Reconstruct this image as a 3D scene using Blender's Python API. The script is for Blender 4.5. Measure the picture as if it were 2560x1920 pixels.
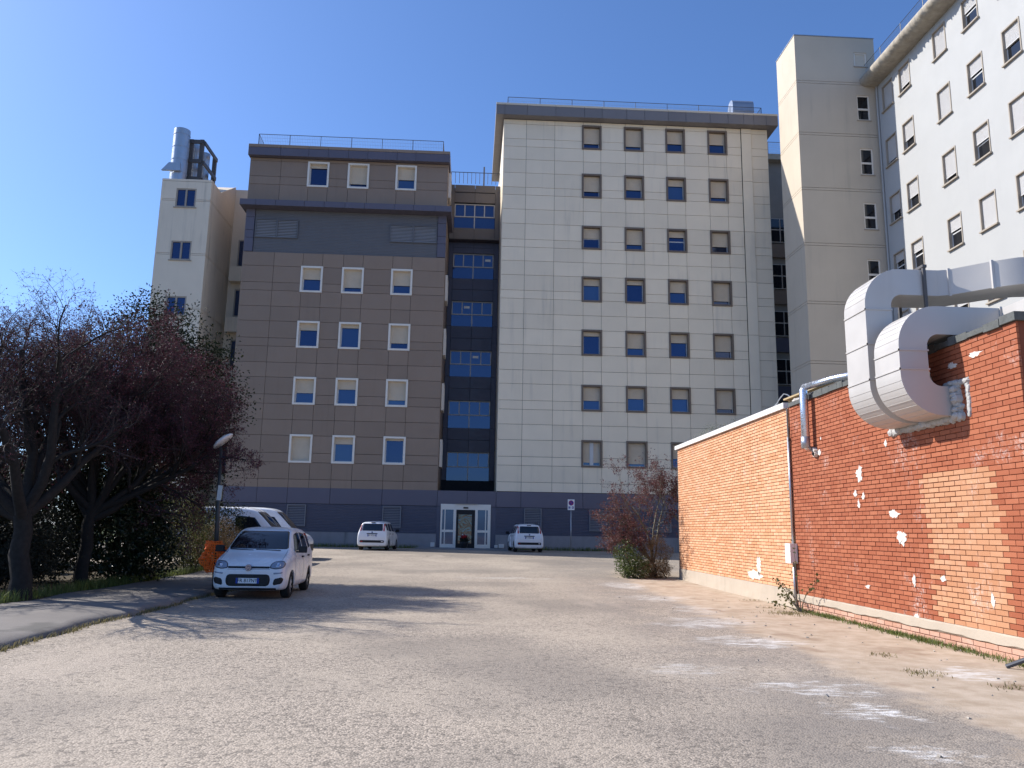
import bpy, bmesh, math, random
import numpy as np
from mathutils import Vector, Matrix
from mathutils.bvhtree import BVHTree

for o in list(bpy.data.objects): bpy.data.objects.remove(o)
S = bpy.context.scene
COL = S.collection
R = math.radians

# ------------------------------------------------------------------ camera
PITCH, YAW, ROLL = R(10.353), R(2.784), R(1.017)
fw = Vector((math.sin(YAW)*math.cos(PITCH), math.cos(YAW)*math.cos(PITCH), math.sin(PITCH)))
rt = Vector((math.cos(YAW), -math.sin(YAW), 0)); up = rt.cross(fw)
rt, up = math.cos(ROLL)*rt+math.sin(ROLL)*up, -math.sin(ROLL)*rt+math.cos(ROLL)*up
cam_d = bpy.data.cameras.new('camera'); cam = bpy.data.objects.new('camera', cam_d); COL.objects.link(cam)
cam_d.sensor_width = 36; cam_d.lens = 2000/2560*36; cam_d.clip_end = 3000; cam_d.clip_start = .1
m = Matrix((rt, up, -fw)).transposed().to_4x4(); m.translation = (0, 0, 1.6); cam.matrix_world = m
S.camera = cam
# ------------------------------------------------------------------ sky, sun, exposure
SUN_A, SUN_EL = R(21), R(39)               # azimuth behind the facade line, elevation
sun_dir = Vector((-math.cos(SUN_A)*math.cos(SUN_EL), math.sin(SUN_A)*math.cos(SUN_EL), math.sin(SUN_EL)))
W = bpy.data.worlds.new('World'); S.world = W; W.use_nodes = True
nt = W.node_tree
sky = nt.nodes.new('ShaderNodeTexSky'); sky.sky_type = 'NISHITA'; sky.sun_disc = False
sky.sun_elevation = SUN_EL; sky.sun_rotation = math.atan2(sun_dir.x, sun_dir.y)
sky.altitude = 1900; sky.air_density = 1.0; sky.dust_density = 4.0; sky.ozone_density = 10.0
bg = nt.nodes['Background']; bg.inputs[1].default_value = .15
nt.links.new(sky.outputs[0], bg.inputs[0])
sl = bpy.data.lights.new('sun', 'SUN'); sl.energy = 4.6; sl.angle = R(.53); sl.color = (1, .955, .89)
so = bpy.data.objects.new('sun', sl); COL.objects.link(so); so.location = (-40, 20, 60)
so.rotation_euler = sun_dir.to_track_quat('Z', 'Y').to_euler()
S.view_settings.view_transform = 'Standard'; S.view_settings.look = 'None'; S.view_settings.exposure = 0.56
S.view_settings.gamma = 1
S.render.resolution_x = 1024; S.render.resolution_y = 768

# ------------------------------------------------------------------ helpers
rnd = random.Random(7)
rng = np.random.default_rng(11)
BASE = {}
def gz(y):
    t = min(max((y-22)/25, 0), 1); return .04+.38*t*t*(3-2*t)
def tagit(o, label=None, cat=None, group=None, kind=None):
    if label: o['label'] = label
    if cat: o['category'] = cat
    if group: o['group'] = group
    if kind: o['kind'] = kind
    return o
def thing(name, label, cat, base, group=None, rot=None):
    o = bpy.data.objects.new(name, None); COL.objects.link(o); o.location = base; o.empty_display_size = .3
    if rot is not None: o.rotation_euler = (0, 0, rot)
    else: BASE[o.name] = Vector(base)
    return tagit(o, label, cat, group)
def add(name, mesh, parent=None, loc=(0, 0, 0), rz=0):
    o = bpy.data.objects.new(name, mesh); COL.objects.link(o); o.location = loc
    if rz: o.rotation_euler = (0, 0, rz)
    if parent:
        o.parent = parent
        if parent.name in BASE: o.matrix_parent_inverse = Matrix.Translation(-BASE[parent.name])
    return o
class MB:
    def __init__(s): s.v = []; s.f = []; s.m = []; s.mi = 0
    def face(s, *idx): s.f.append(idx); s.m.append(s.mi); return s
    def poly(s, pts):
        n = len(s.v); s.v += [tuple(p) for p in pts]; s.face(*range(n, n+len(pts))); return s
    def box(s, x0, x1, y0, y1, z0, z1):
        n = len(s.v)
        s.v += [(x, y, z) for z in (z0, z1) for y in (y0, y1) for x in (x0, x1)]
        for q in ((0,2,3,1), (4,5,7,6), (0,1,5,4), (2,6,7,3), (0,4,6,2), (1,3,7,5)): s.face(*[n+i for i in q])
        return s
    def obox(s, c, sx, sy, sz, M):                      # oriented box
        n = len(s.v); c = Vector(c)
        s.v += [tuple(c+M @ Vector((x*sx/2, y*sy/2, z*sz/2))) for z in (-1, 1) for y in (-1, 1) for x in (-1, 1)]
        for q in ((0,2,3,1), (4,5,7,6), (0,1,5,4), (2,6,7,3), (0,4,6,2), (1,3,7,5)): s.face(*[n+i for i in q])
        return s
    def tube(s, pts, rad, n=8, cap=True):
        pts = [Vector(p) for p in pts]
        if not isinstance(rad, (list, tuple)): rad = [rad]*len(pts)
        rings = []
        for i, p in enumerate(pts):
            d = (pts[min(i+1, len(pts)-1)]-pts[max(i-1, 0)]).normalized()
            a = d.cross(Vector((0, 0, 1)) if abs(d.z) < .9 else Vector((1, 0, 0))).normalized(); b = d.cross(a)
            k = len(s.v); rings.append(k)
            s.v += [tuple(p+(a*math.cos(t)+b*math.sin(t))*rad[i]) for t in [2*math.pi*j/n for j in range(n)]]
        for r0, r1 in zip(rings, rings[1:]):
            for j in range(n): s.face(r0+j, r0+(j+1) % n, r1+(j+1) % n, r1+j)
        if cap: s.face(*[rings[0]+j for j in range(n)][::-1]); s.face(*[rings[-1]+j for j in range(n)])
        return s
    def prism(s, pts, fn, d0, d1):                      # extrude a simple polygon; fn(u,v,d)->xyz
        n = len(pts); k = len(s.v)
        s.v += [fn(u, v, d0) for u, v in pts]+[fn(u, v, d1) for u, v in pts]
        s.face(*range(k, k+n)); s.face(*range(k+2*n-1, k+n-1, -1))
        for i in range(n): s.face(k+i, k+(i+1) % n, k+n+(i+1) % n, k+n+i)
        return s
    def strip(s, A, B, fn, d0, d1):                     # solid between matched outlines A and B (2D), extruded d0..d1
        n = len(A); k = len(s.v)
        for d in (d0, d1): s.v += [fn(u, v, d) for u, v in A]+[fn(u, v, d) for u, v in B]
        for i in range(n-1):
            a0, a1, b0, b1 = k+i, k+i+1, k+n+i, k+n+i+1
            s.face(a0, a1, b1, b0); s.face(a0+2*n, b0+2*n, b1+2*n, a1+2*n)
            s.face(a0, a0+2*n, a1+2*n, a1); s.face(b0, b1, b1+2*n, b0+2*n)
        s.face(k, k+n, k+3*n, k+2*n); s.face(k+n-1, k+3*n-1, k+4*n-1, k+2*n-1)
        return s
    def mesh(s, name, *mats, smooth=False, angle=None):
        me = bpy.data.meshes.new(name); me.from_pydata(s.v, [], s.f)
        for mt in mats: me.materials.append(mt)
        if any(s.m): me.polygons.foreach_set('material_index', s.m)
        bm = bmesh.new(); bm.from_mesh(me); bmesh.ops.recalc_face_normals(bm, faces=bm.faces); bm.to_mesh(me); bm.free()
        if smooth: me.shade_smooth()
        if angle: me.shade_smooth(); me.set_sharp_from_angle(angle=angle)
        me.update(); return me
    def build(s, name, mat, parent=None, smooth=False, loc=(0, 0, 0), angle=None):
        ms = mat if isinstance(mat, (list, tuple)) else [mat]
        return add(name, s.mesh(name, *ms, smooth=smooth, angle=angle), parent, loc)
def np_mesh(name, V, F, mat, smooth=False, attr=None, mats=None, mi=None):
    """V (n,3), F (m,k) with k 3 or 4"""
    me = bpy.data.meshes.new(name); k = F.shape[1]
    me.vertices.add(len(V)); me.vertices.foreach_set('co', np.asarray(V, np.float32).ravel())
    me.loops.add(F.size); me.loops.foreach_set('vertex_index', np.asarray(F, np.int32).ravel())
    me.polygons.add(len(F)); me.polygons.foreach_set('loop_start', np.arange(0, F.size, k, dtype=np.int32))
    for mt in (mats or [mat]): me.materials.append(mt)
    if mi is not None: me.polygons.foreach_set('material_index', np.asarray(mi, np.int32))
    if attr is not None:
        a = me.attributes.new('tone', 'FLOAT', 'POINT'); a.data.foreach_set('value', np.asarray(attr, np.float32))
    me.update(calc_edges=True); me.validate()
    if smooth: me.shade_smooth()
    else: me.shade_flat()
    return me

# ------------------------------------------------------------------ materials
def lin(c):                                              # sRGB 0-255 -> linear
    return tuple(((x/255)/12.92 if x/255 <= .04045 else ((x/255+.055)/1.055)**2.4) for x in c)
class NT:
    def __init__(s, name):
        s.m = bpy.data.materials.new(name); s.m.use_nodes = True; s.t = s.m.node_tree
        s.b = s.t.nodes['Principled BSDF']
    def n(s, typ, **kw):
        q = s.t.nodes.new(typ)
        for k, v in kw.items(): setattr(q, k, v)
        return q
    def l(s, a, b): s.t.links.new(a, b)
    def pos(s):
        if not hasattr(s, '_p'): s._p = s.n('ShaderNodeNewGeometry').outputs['Position']
        return s._p
    def noise(s, scale, detail=3, rough=.55, vec=None, stretch=None, dist=0):
        q = s.n('ShaderNodeTexNoise'); q.inputs['Scale'].default_value = scale; q.inputs['Detail'].default_value = detail
        q.inputs['Roughness'].default_value = rough; q.inputs['Distortion'].default_value = dist
        v = vec or s.pos()
        if stretch:
            mp = s.n('ShaderNodeMapping'); mp.inputs['Scale'].default_value = stretch; s.l(v, mp.inputs[0]); v = mp.outputs[0]
        s.l(v, q.inputs['Vector']); return q.outputs['Fac']
    def ramp(s, fac, a, b, c0=0., c1=1.):
        q = s.n('ShaderNodeMapRange'); q.interpolation_type = 'SMOOTHSTEP'
        q.inputs[1].default_value = a; q.inputs[2].default_value = b; q.inputs[3].default_value = c0; q.inputs[4].default_value = c1
        s.l(fac, q.inputs[0]); return q.outputs[0]
    def math(s, op, a, b=None, clamp=False):
        q = s.n('ShaderNodeMath', operation=op); q.use_clamp = clamp
        for i, x in enumerate((a, b)):
            if x is None: continue
            if isinstance(x, (int, float)): q.inputs[i].default_value = x
            else: s.l(x, q.inputs[i])
        return q.outputs[0]
    def mix(s, fac, a, b, blend='MIX'):
        q = s.n('ShaderNodeMix', data_type='RGBA', blend_type=blend)
        if isinstance(fac, (int, float)): q.inputs[0].default_value = fac
        else: s.l(fac, q.inputs[0])
        for i, x in ((6, a), (7, b)):
            if isinstance(x, tuple): q.inputs[i].default_value = (*x[:3], 1)
            else: s.l(x, q.inputs[i])
        return q.outputs[2]
    def bump(s, h, strength, dist=.01):
        q = s.n('ShaderNodeBump'); q.inputs['Strength'].default_value = strength; q.inputs['Distance'].default_value = dist
        s.l(h, q.inputs['Height']); s.l(q.outputs[0], s.b.inputs['Normal'])
    def col(s, c):
        if isinstance(c, tuple): s.b.inputs['Base Color'].default_value = (*c, 1)
        else: s.l(c, s.b.inputs['Base Color'])
    def fin(s, rough=.7, metal=0., spec=.5, ior=None):
        s.b.inputs['Roughness'].default_value = rough if isinstance(rough, float) else .5
        if not isinstance(rough, float): s.l(rough, s.b.inputs['Roughness'])
        s.b.inputs['Metallic'].default_value = metal; s.b.inputs['Specular IOR Level'].default_value = spec
        if ior: s.b.inputs['IOR'].default_value = ior
        return s.m
def scale(c, k): return tuple(x*k for x in c)
MATS = {}
def plain(name, c, rough=.6, var=.1, sc=2., metal=0., spec=.4, bump=0., bsc=40., objvar=0., streak=0., streakcol=None, ior=None, tone=0.):
    """paint / metal / plaster with large-scale tone variation, fine grain, optional rain streaks and piece-to-piece variation"""
    t = NT(name); f = t.noise(sc, 4)
    c2 = t.mix(f, scale(c, 1-var), scale(c, 1+var))
    if streak:
        g = t.noise(1.0, 5, .6, stretch=(2.2, 2.2, .16)); g = t.ramp(g, .5, .78)
        h = t.noise(.35, 2); g = t.math('MULTIPLY', g, t.ramp(h, .35, .65))
        c2 = t.mix(t.math('MULTIPLY', g, streak), c2, streakcol or scale(c, .45))
    if objvar:
        oi = t.n('ShaderNodeObjectInfo'); r = oi.outputs['Random']
        q = t.ramp(r, 0, 1, 1-objvar, 1+objvar)
        hs = t.n('ShaderNodeHueSaturation'); t.l(q, hs.inputs['Value']); t.l(c2, hs.inputs['Color']); c2 = hs.outputs[0]
    t.col(c2)
    if bump: t.bump(t.noise(bsc, 3), bump, .01)
    rr = t.ramp(t.noise(sc*2.3, 3), .3, .7, max(rough-.08, .02), min(rough+.08, 1.))
    MATS[name] = t.fin(rr if rough > .1 else rough, metal, spec, ior); return MATS[name]
def leafmat(name, c0, c1, rough=.5, trans=.25, spec=.4):
    t = NT(name)
    at = t.n('ShaderNodeAttribute'); at.attribute_name = 'tone'
    col = t.mix(at.outputs['Fac'], c0, c1); t.col(col)
    m = t.fin(rough, 0., spec)
    if trans:
        tr = t.n('ShaderNodeBsdfTranslucent'); t.l(col, tr.inputs[0]); ms = t.n('ShaderNodeMixShader'); ms.inputs[0].default_value = trans
        out = t.t.nodes['Material Output']; t.l(t.b.outputs[0], ms.inputs[1]); t.l(tr.outputs[0], ms.inputs[2]); t.l(ms.outputs[0], out.inputs[0])
    return m
brown = plain('taupe_panel', (.275, .198, .142), .55, .08, .9, objvar=.05, bump=.05, streak=.22)
white = plain('grey_white_panel', (.79, .675, .505), .5, .07, .9, objvar=.045, bump=.04, streak=.34, streakcol=(.25, .24, .22))
slate = plain('slate_blue_panel', (.118, .108, .138), .45, .06, 1.5, objvar=.03)
slate2 = plain('slate_ribbed_metal', (.085, .088, .122), .45, .08, 1.5)
greyblue = plain('grey_ribbed_metal', (.14, .138, .145), .45, .08, 1.5)
darkslot = plain('navy_panel', (.068, .066, .092), .45, .1, 1.5, objvar=.04)
fascia_g = plain('grey_fascia', (.19, .175, .175), .45, .06, 1.5, objvar=.05)
cream = plain('cream_panel', (.62, .54, .42), .5, .06)
gap = plain('dark_gap', (.02, .02, .022), .8, .1)
shut = plain('shutter_cream', (.62, .52, .39), .5, .1, 3.)
shut_w = plain('shutter_white', (.52, .51, .50), .5, .05, 3.)
frame_w = plain('frame_white', (.76, .70, .61), .45, .06, 3.)
frame_t = plain('frame_taupe', (.16, .120, .088), .5, .08, 3.)
frame_s = plain('frame_stone', (.36, .31, .25), .7, .12, 3.)
pvc = plain('window_pvc', (.55, .55, .54), .4, .05)
alu = plain('aluminium_frame', (.42, .40, .37), .4, .06, metal=.0)
plinth_m = plain('plinth_concrete', (.24, .235, .245), .75, .18, 1.6, bump=.15, streak=.7, streakcol=(.05, .055, .04))
t = NT('glass_dark'); t.col((.014, .026, .070)); t.bump(t.noise(.55, 1), .05, .1); t.b.inputs['Specular Tint'].default_value = (.50, .66, 1, 1); glass = t.fin(.03, 0., .5, 2.0)  # blue of the reflected sky put into base colour and specular tint
t = NT('glass_door'); t.col((.012, .014, .016)); t.bump(t.noise(2.2, 1, dist=1.5), .16, .1); glass_door = t.fin(.04, 0., .5, 1.9)
t = NT('car_glass'); t.col((.008, .010, .014)); car_glass = t.fin(.03, 0., .5, 1.7)
tower_m = plain('tower_plaster', (.53, .455, .355), .8, .1, .5, bump=.2, bsc=22., streak=.28, streakcol=(.25, .235, .2))
tower_l = plain('tower_concrete', (.74, .64, .50), .8, .12, .5, bump=.2, bsc=18., streak=.6, streakcol=(.2, .185, .16))
wing_m = plain('wing_plaster', (.40, .40, .39), .8, .05, .5, bump=.12, bsc=30., streak=.06)
eave_m = plain('eave_concrete', (.34, .30, .24), .85, .4, 3.5, bump=.6, bsc=9., streak=.6, streakcol=(.09, .08, .065))
steel = plain('galvanised_steel', (.42, .44, .47), .38, .12, 3., metal=.75)
rust = plain('dark_steel', (.09, .085, .085), .6, .2, 4.)
iron = plain('rail_iron', (.05, .055, .07), .5, .1)
wire = plain('rail_wire', (.30, .33, .38), .5, .1)
kerb_m = plain('kerb_concrete', (.17, .165, .16), .85, .2, 2.5, bump=.4, bsc=25., streak=0)
apron_m = plain('apron_concrete', (.22, .22, .22), .85, .15, 1.5, bump=.2)
bark = plain('bark', (.020, .016, .013), .9, .3, 6., bump=.5)
twig = plain('twig', (.042, .030, .028), .8, .25, 6.)
lichen = plain('lichen_bark', (.13, .12, .09), .9, .4, 8., bump=.5)
t = NT('glass_grey'); t.col((.012, .013, .016)); t.bump(t.noise(.8, 1), .05, .1); glass_g = t.fin(.05, 0., .5, 1.6)
glass_v = [glass]
for nm_, cc_, tt_ in (('glass_navy', (.007, .012, .034), (.40, .54, .92, 1)), ('glass_sky', (.028, .055, .13), (.58, .74, 1, 1))):  # pane variants, reflected sky blue painted darker and lighter
    t = NT(nm_); t.col(cc_); t.bump(t.noise(.8, 1), .06, .1); t.b.inputs['Specular Tint'].default_value = tt_; glass_v.append(t.fin(.03, 0., .5, 2.0))
# ================================================================== GROUND
t = NT('worn_asphalt'); P = t.pos()
sep = t.n('ShaderNodeSeparateXYZ'); t.l(P, sep.inputs[0]); px, py = sep.outputs[0], sep.outputs[1]
vo = t.n('ShaderNodeTexVoronoi'); vo.inputs['Scale'].default_value = 60; t.l(P, vo.inputs['Vector'])
vs = t.n('ShaderNodeSeparateColor'); t.l(vo.outputs['Color'], vs.inputs[0])
fine = t.noise(150, 2); med = t.noise(9, 4, .65); big = t.noise(.45, 4, .6); big2 = t.noise(.16, 3, .5)
stone = t.mix(t.ramp(vs.outputs[0], .1, .9), (.135, .115, .094), (.58, .485, .388))
c = t.mix(t.ramp(fine, .35, .7), stone, (.305, .259, .209))
c = t.mix(t.ramp(big, .38, .66), c, t.mix(.55, c, (.445, .375, .295)))           # dusty areas
c = t.mix(t.math('MULTIPLY', t.ramp(big2, .46, .60), .65), c, (.215, .185, .155))  # darker worn areas
c = t.mix(t.math('MULTIPLY', t.ramp(med, .55, .8), .35), c, (.42, .355, .285))
vo2 = t.n('ShaderNodeTexVoronoi'); vo2.inputs['Scale'].default_value = 24; t.l(P, vo2.inputs['Vector']); v2s = t.n('ShaderNodeSeparateColor'); t.l(vo2.outputs['Color'], v2s.inputs[0])
c = t.mix(t.math('MULTIPLY', t.ramp(v2s.outputs[0], .78, .95), .5), c, (.10, .088, .075))
c = t.mix(t.math('MULTIPLY', t.ramp(t.noise(1.6, 4, .6), .62, .75), .45), c, (.14, .125, .11))
c = t.mix(t.math('MULTIPLY', t.ramp(t.noise(.5, 5, .7, stretch=(1, .35, 1)), .54, .68), .5), c, (.43, .36, .29))
# earth strip along the brick wall
edge = t.math('ADD', px, t.math('MULTIPLY', t.math('SUBTRACT', t.noise(.8, 5, .7), .5), 2.0))
edge = t.math('SUBTRACT', edge, t.math('MULTIPLY', py, .035))
dirt = t.math('MULTIPLY', t.ramp(edge, 3.85, 4.45), t.ramp(py, 24, 33, 1., 0.))
earth = t.mix(t.ramp(t.noise(3, 5, .7), .3, .7), (.36, .28, .20), (.48, .39, .30))
earth = t.mix(t.math('MULTIPLY', t.ramp(t.noise(1.1, 4), .55, .7), .6), earth, (.24, .165, .11))
band = t.math('MULTIPLY', t.ramp(edge, 1.2, 3.2), .5); c = t.mix(t.math('MULTIPLY', band, t.ramp(t.noise(.9, 4, .6), .35, .6)), c, (.19, .168, .15))
c = t.mix(dirt, c, earth)
# spilled lime / plaster dust
sp = None
wob = t.n('ShaderNodeTexNoise'); wob.inputs['Scale'].default_value = 2.2; wob.inputs['Detail'].default_value = 4; t.l(P, wob.inputs['Vector'])
ws = t.n('ShaderNodeVectorMath', operation='MULTIPLY_ADD'); t.l(wob.outputs['Color'], ws.inputs[0])
ws.inputs[1].default_value = (1.3, 1.6, 0); t.l(P, ws.inputs[2])
for (cx, cy, rx, ry, k) in ((4.25, 12.0, .95, .75, 1.), (3.95, 14.2, .8, .8, .8), (3.64, 7.35, .4, .35, 1.), (3.55, 8.5, .85, .35, .8), (5.9, 9.5, .6, .5, .8),
                            (4.6, 24.1, .8, 1.8, .8), (4.6, 19.8, 1.1, 1.2, .7), (4.55, 14.8, 1.0, 1.0, .7), (3.4, 6.1, .5, .25, .8), (4.8, 17.0, .6, 1.2, .6), (1.2, 26.5, 2.4, .6, .35), (2.6, 9.6, .9, .4, .35)):
    v1 = t.n('ShaderNodeVectorMath', operation='SUBTRACT'); t.l(ws.outputs[0], v1.inputs[0]); v1.inputs[1].default_value = (cx+.65, cy+.8, 0)
    v2 = t.n('ShaderNodeVectorMath', operation='MULTIPLY'); t.l(v1.outputs[0], v2.inputs[0]); v2.inputs[1].default_value = (1/rx, 1/ry, 0)
    v3 = t.n('ShaderNodeVectorMath', operation='LENGTH'); t.l(v2.outputs[0], v3.inputs[0])
    q = t.ramp(v3.outputs['Value'], .25, 1.0, k, 0.)
    sp = q if sp is None else t.math('MAXIMUM', sp, q)
sp = t.math('MULTIPLY', sp, t.ramp(t.noise(7, 5, .75, stretch=(.5, 1.6, 1)), .42, .62))
c = t.mix(t.math('MULTIPLY', sp, .95), c, (.68, .66, .63))
t.col(c)
hgt = t.math('ADD', t.math('MULTIPLY', vo.outputs['Distance'], -.8), t.math('MULTIPLY', med, .6))
hgt = t.math('MULTIPLY', hgt, t.ramp(dirt, 0, 1, 1., .35))
t.bump(hgt, .6, .011); asphalt = t.fin(.9, 0., .25)
g = MB(); ys = [-120, -20, 5, 15, 22]+[22+25*i/16 for i in range(1, 17)]+[60, 100, 250, 900]
xs = [-700, -120, -40, -15, -6, 0, 7, 20, 60, 300, 700]
for y in ys:
    for x in xs: g.v.append((x, y, gz(y)))
nx = len(xs)
for j in range(len(ys)-1):
    for i in range(nx-1): g.face(j*nx+i, j*nx+i+1, (j+1)*nx+i+1, (j+1)*nx+i)
tagit(g.build('ground', asphalt, smooth=True), kind='structure')

# raised pavement at the left with worn kerb
t = NT('pavement'); P = t.pos()
f = t.noise(1.2, 5, .6); c = t.mix(f, (.16, .145, .132), (.25, .225, .20)); c = t.mix(t.math('MULTIPLY', t.ramp(t.noise(60, 3), .5, .75), .5), c, (.27, .26, .25))
c = t.mix(t.math('MULTIPLY', t.ramp(t.noise(.7, 4), .58, .7), .7), c, (.10, .095, .085)); t.col(c); t.bump(t.noise(45, 4), .5, .01); pav_m = t.fin(.9, 0., .25)
pv = MB(); N = 60; y0, y1 = 3.0, 27.5
def kx(y): return -5.78+.05*math.sin(y*1.3)+.03*math.sin(y*3.1+1)-max(0, y-24)**2*.09
prof = [(-2.55, .10), (-1.3, .115), (-.22, .105), (-.08, .085), (.0, .03), (.01, -.08)]
for j in range(N+1):
    y = y0+(y1-y0)*j/N
    for i, (dx, dz) in enumerate(prof):
        pv.v.append((kx(y)+dx+(.03*math.sin(y*5+i) if i > 1 else 0), y, gz(y)+dz+.012*math.sin(y*2.2+i*1.7)))
k = len(prof)
for j in range(N):
    for i in range(k-1): pv.face(j*k+i, j*k+i+1, (j+1)*k+i+1, (j+1)*k+i)
tagit(pv.build('pavement', pav_m, smooth=True), kind='structure')
# planted bank of earth behind the pavement
t = NT('leaf_litter'); c = t.mix(t.noise(5, 5, .7), (.035, .028, .018), (.11, .085, .05)); t.col(c); t.bump(t.noise(18, 4), .8, .03); soil_m = t.fin(.95, 0., .2)
sb = MB(); xs2 = [-60, -30, -16, -12, -10, -9, -8.2]; ys2 = [0, 6, 10, 14, 18, 22, 26, 29.5]
for y in ys2:
    for i, x in enumerate(xs2): sb.v.append((x, y, gz(y)+.09+.03*math.sin(x*2+y)-(0.02 if i == 6 else 0)))
k = len(xs2)
for j in range(len(ys2)-1):
    for i in range(k-1): sb.face(j*k+i, j*k+i+1, (j+1)*k+i+1, (j+1)*k+i)
tagit(sb.build('flower_bed', soil_m, smooth=True), kind='structure')
lw = NT('rough_lawn'); lc = lw.mix(lw.noise(2.5, 5, .7), (.03, .045, .012), (.10, .11, .035)); lw.col(lc); lw.bump(lw.noise(12, 4), .8, .05); lawn_m = lw.fin(.95, 0., .2)
la = MB(); la.v = [(x, y, gz(y)+.02) for y in (29.5, 34, 38, 42, 47, 300) for x in (-300, -60, -21.5)]
for j in range(5):
    for i in range(2): la.face(j*3+i, j*3+i+1, j*3+i+4, j*3+i+3)
tagit(la.build('lawn', lawn_m, smooth=True), kind='structure')
tagit(MB().box(-3.2, 2.6, 47.6, 49.98, gz(47)-.2, gz(50)+.06).build('apron', apron_m), kind='structure')

# ================================================================== CLAD BUILDINGS (facade plane Y = 50)
FY = 50.0
PCACHE = {}
def panel_mesh(w, h, mat, d=.045):
    key = (round(w, 2), round(h, 2), mat.name, d)
    if key not in PCACHE:
        a, b = w/2-.0095, h/2-.0095; e = .005
        q = MB(); q.v = [(-a, 0, -b), (a, 0, -b), (a, 0, b), (-a, 0, b), (-a, d, -b), (a, d, -b), (a, d, b), (-a, d, b)]
        q.v += [(-a+e, -e, -b+e), (a-e, -e, -b+e), (a-e, -e, b-e), (-a+e, -e, b-e)]
        q.face(8, 9, 10, 11)
        for i in range(4):
            j = (i+1) % 4; q.face(i, j, 8+j, 8+i); q.face(i, 4+i, 4+j, j)
        PCACHE[key] = q.mesh('panel', mat)
    return PCACHE[key]
def panels(root, cols, rows, mat, skip, y=FY, name='panel', limit=None, count=[0], hidden=None, stuff=None):
    for i in range(len(cols)-1):
        for j in range(len(rows)-1):
            x0, x1 = cols[i], cols[i+1]; z1, z0 = rows[j], rows[j+1]
            cx, cz = (x0+x1)/2, (z0+z1)/2
            if any(a < cx < b and c < cz < d for a, b, c, d in skip): continue
            if hidden and hidden(cx, cz):
                stuff.box(x0+.013, x1-.013, y, y+.04, z0+.013, z1-.013); continue
            add(name, panel_mesh(x1-x0, z1-z0, mat), root, (cx, y, cz))
WC = {}
def shutter_mesh(w, h, mat):
    key = ('s', round(w, 2), round(h, 2), mat.name)
    if key not in WC:
        q = MB(); n = max(2, int(h/.05)); p = h/n
        for i in range(n):
            z = -i*p; k = len(q.v)
            q.v += [(-w/2, .0, z), (w/2, .0, z), (-w/2, -.012, z-p*.35), (w/2, -.012, z-p*.35), (-w/2, -.012, z-p*.8), (w/2, -.012, z-p*.8), (-w/2, .004, z-p), (w/2, .004, z-p)]
            for a in (0, 2, 4): q.face(k+a, k+a+1, k+a+3, k+a+2)
        q.box(-w/2, w/2, -.02, .012, -h-.035, -h)
        WC[key] = q.mesh('shutter', mat)
    return WC[key]
def window(root, x0, x1, z0, z1, frac, fmat, smat, y=FY, rz=0, origin=None, fw_=.12, proud=.06, depth=.25, gl=None, centre=False, half=False):
    w, h = x1-x0, z1-z0
    key = ('f', round(w, 2), round(h, 2), fmat.name, fw_, proud)
    if key not in WC:
        a, b = w/2, h/2; i = fw_
        q = MB()
        q.box(-a, -a+i, -proud, depth+.12, -b, b).box(a-i, a, -proud, depth+.12, -b, b)
        q.box(-a+i, a-i, -proud, depth+.12, b-i, b).box(-a+i, a-i, -proud, depth+.12, -b, -b+i)
        WC[key] = q.mesh('window', fmat)
        iw, ih = w-2*i, h-2*i; f = .055
        q = MB(); y0, y1 = depth-.02, depth+.06
        q.box(-iw/2, -iw/2+f, y0, y1, -ih/2, ih/2).box(iw/2-f, iw/2, y0, y1, -ih/2, ih/2).box(-iw/2+f, iw/2-f, y0, y1, ih/2-f, ih/2).box(-iw/2+f, iw/2-f, y0, y1, -ih/2, -ih/2+f)
        WC[key+('i',)] = q.mesh('casement', pvc)
        q = MB().box(-iw/2+f, iw/2-f, y0+.03, y0+.045, -ih/2+f, ih/2-f)
        for gi, gm in enumerate(glass_v): WC[key+('g', gi)] = q.mesh('pane', gl or gm)
        q = MB().box(-iw/2+f, iw/2-f, y0+.02, y1-.02, -.035, .035); WC[key+('t',)] = q.mesh('transom', pvc)
    cx, cz = (x0+x1)/2, (z0+z1)/2
    loc = origin if origin else (cx, y, cz)
    o = add('window', WC[key], root, loc, rz)
    add('casement', WC[key+('i',)], o); add('pane', WC[key+('g', rnd.choice((0, 1, 1, 2)))], o)
    if half: add('transom', WC[key+('t',)], o)
    iw, ih = w-2*fw_, h-2*fw_
    if frac > .03: add('shutter', shutter_mesh(iw, ih*frac, smat), o, (0, depth-.06, ih/2))
    if centre: add('mullion', MB().box(-.12, .12, depth-.1, depth-.03, -ih/2, ih/2).mesh('mullion', pvc), o)
    return o
def ribbed(x0, x1, z0, z1, pitch, y=FY, d=.022):
    q = MB(); n = max(1, round((z1-z0)/pitch)); p = (z1-z0)/n
    for i in range(n):
        z = z0+i*p; k = len(q.v)
        for dz, dy in ((0, .02), (.14*p, 0), (.52*p, 0), (.72*p, d), (p, .02)): q.v += [(x0, y+dy, z+dz), (x1, y+dy, z+dz)]
        for a in range(4): q.face(k+2*a, k+2*a+1, k+2*a+3, k+2*a+2)
    return q
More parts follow.
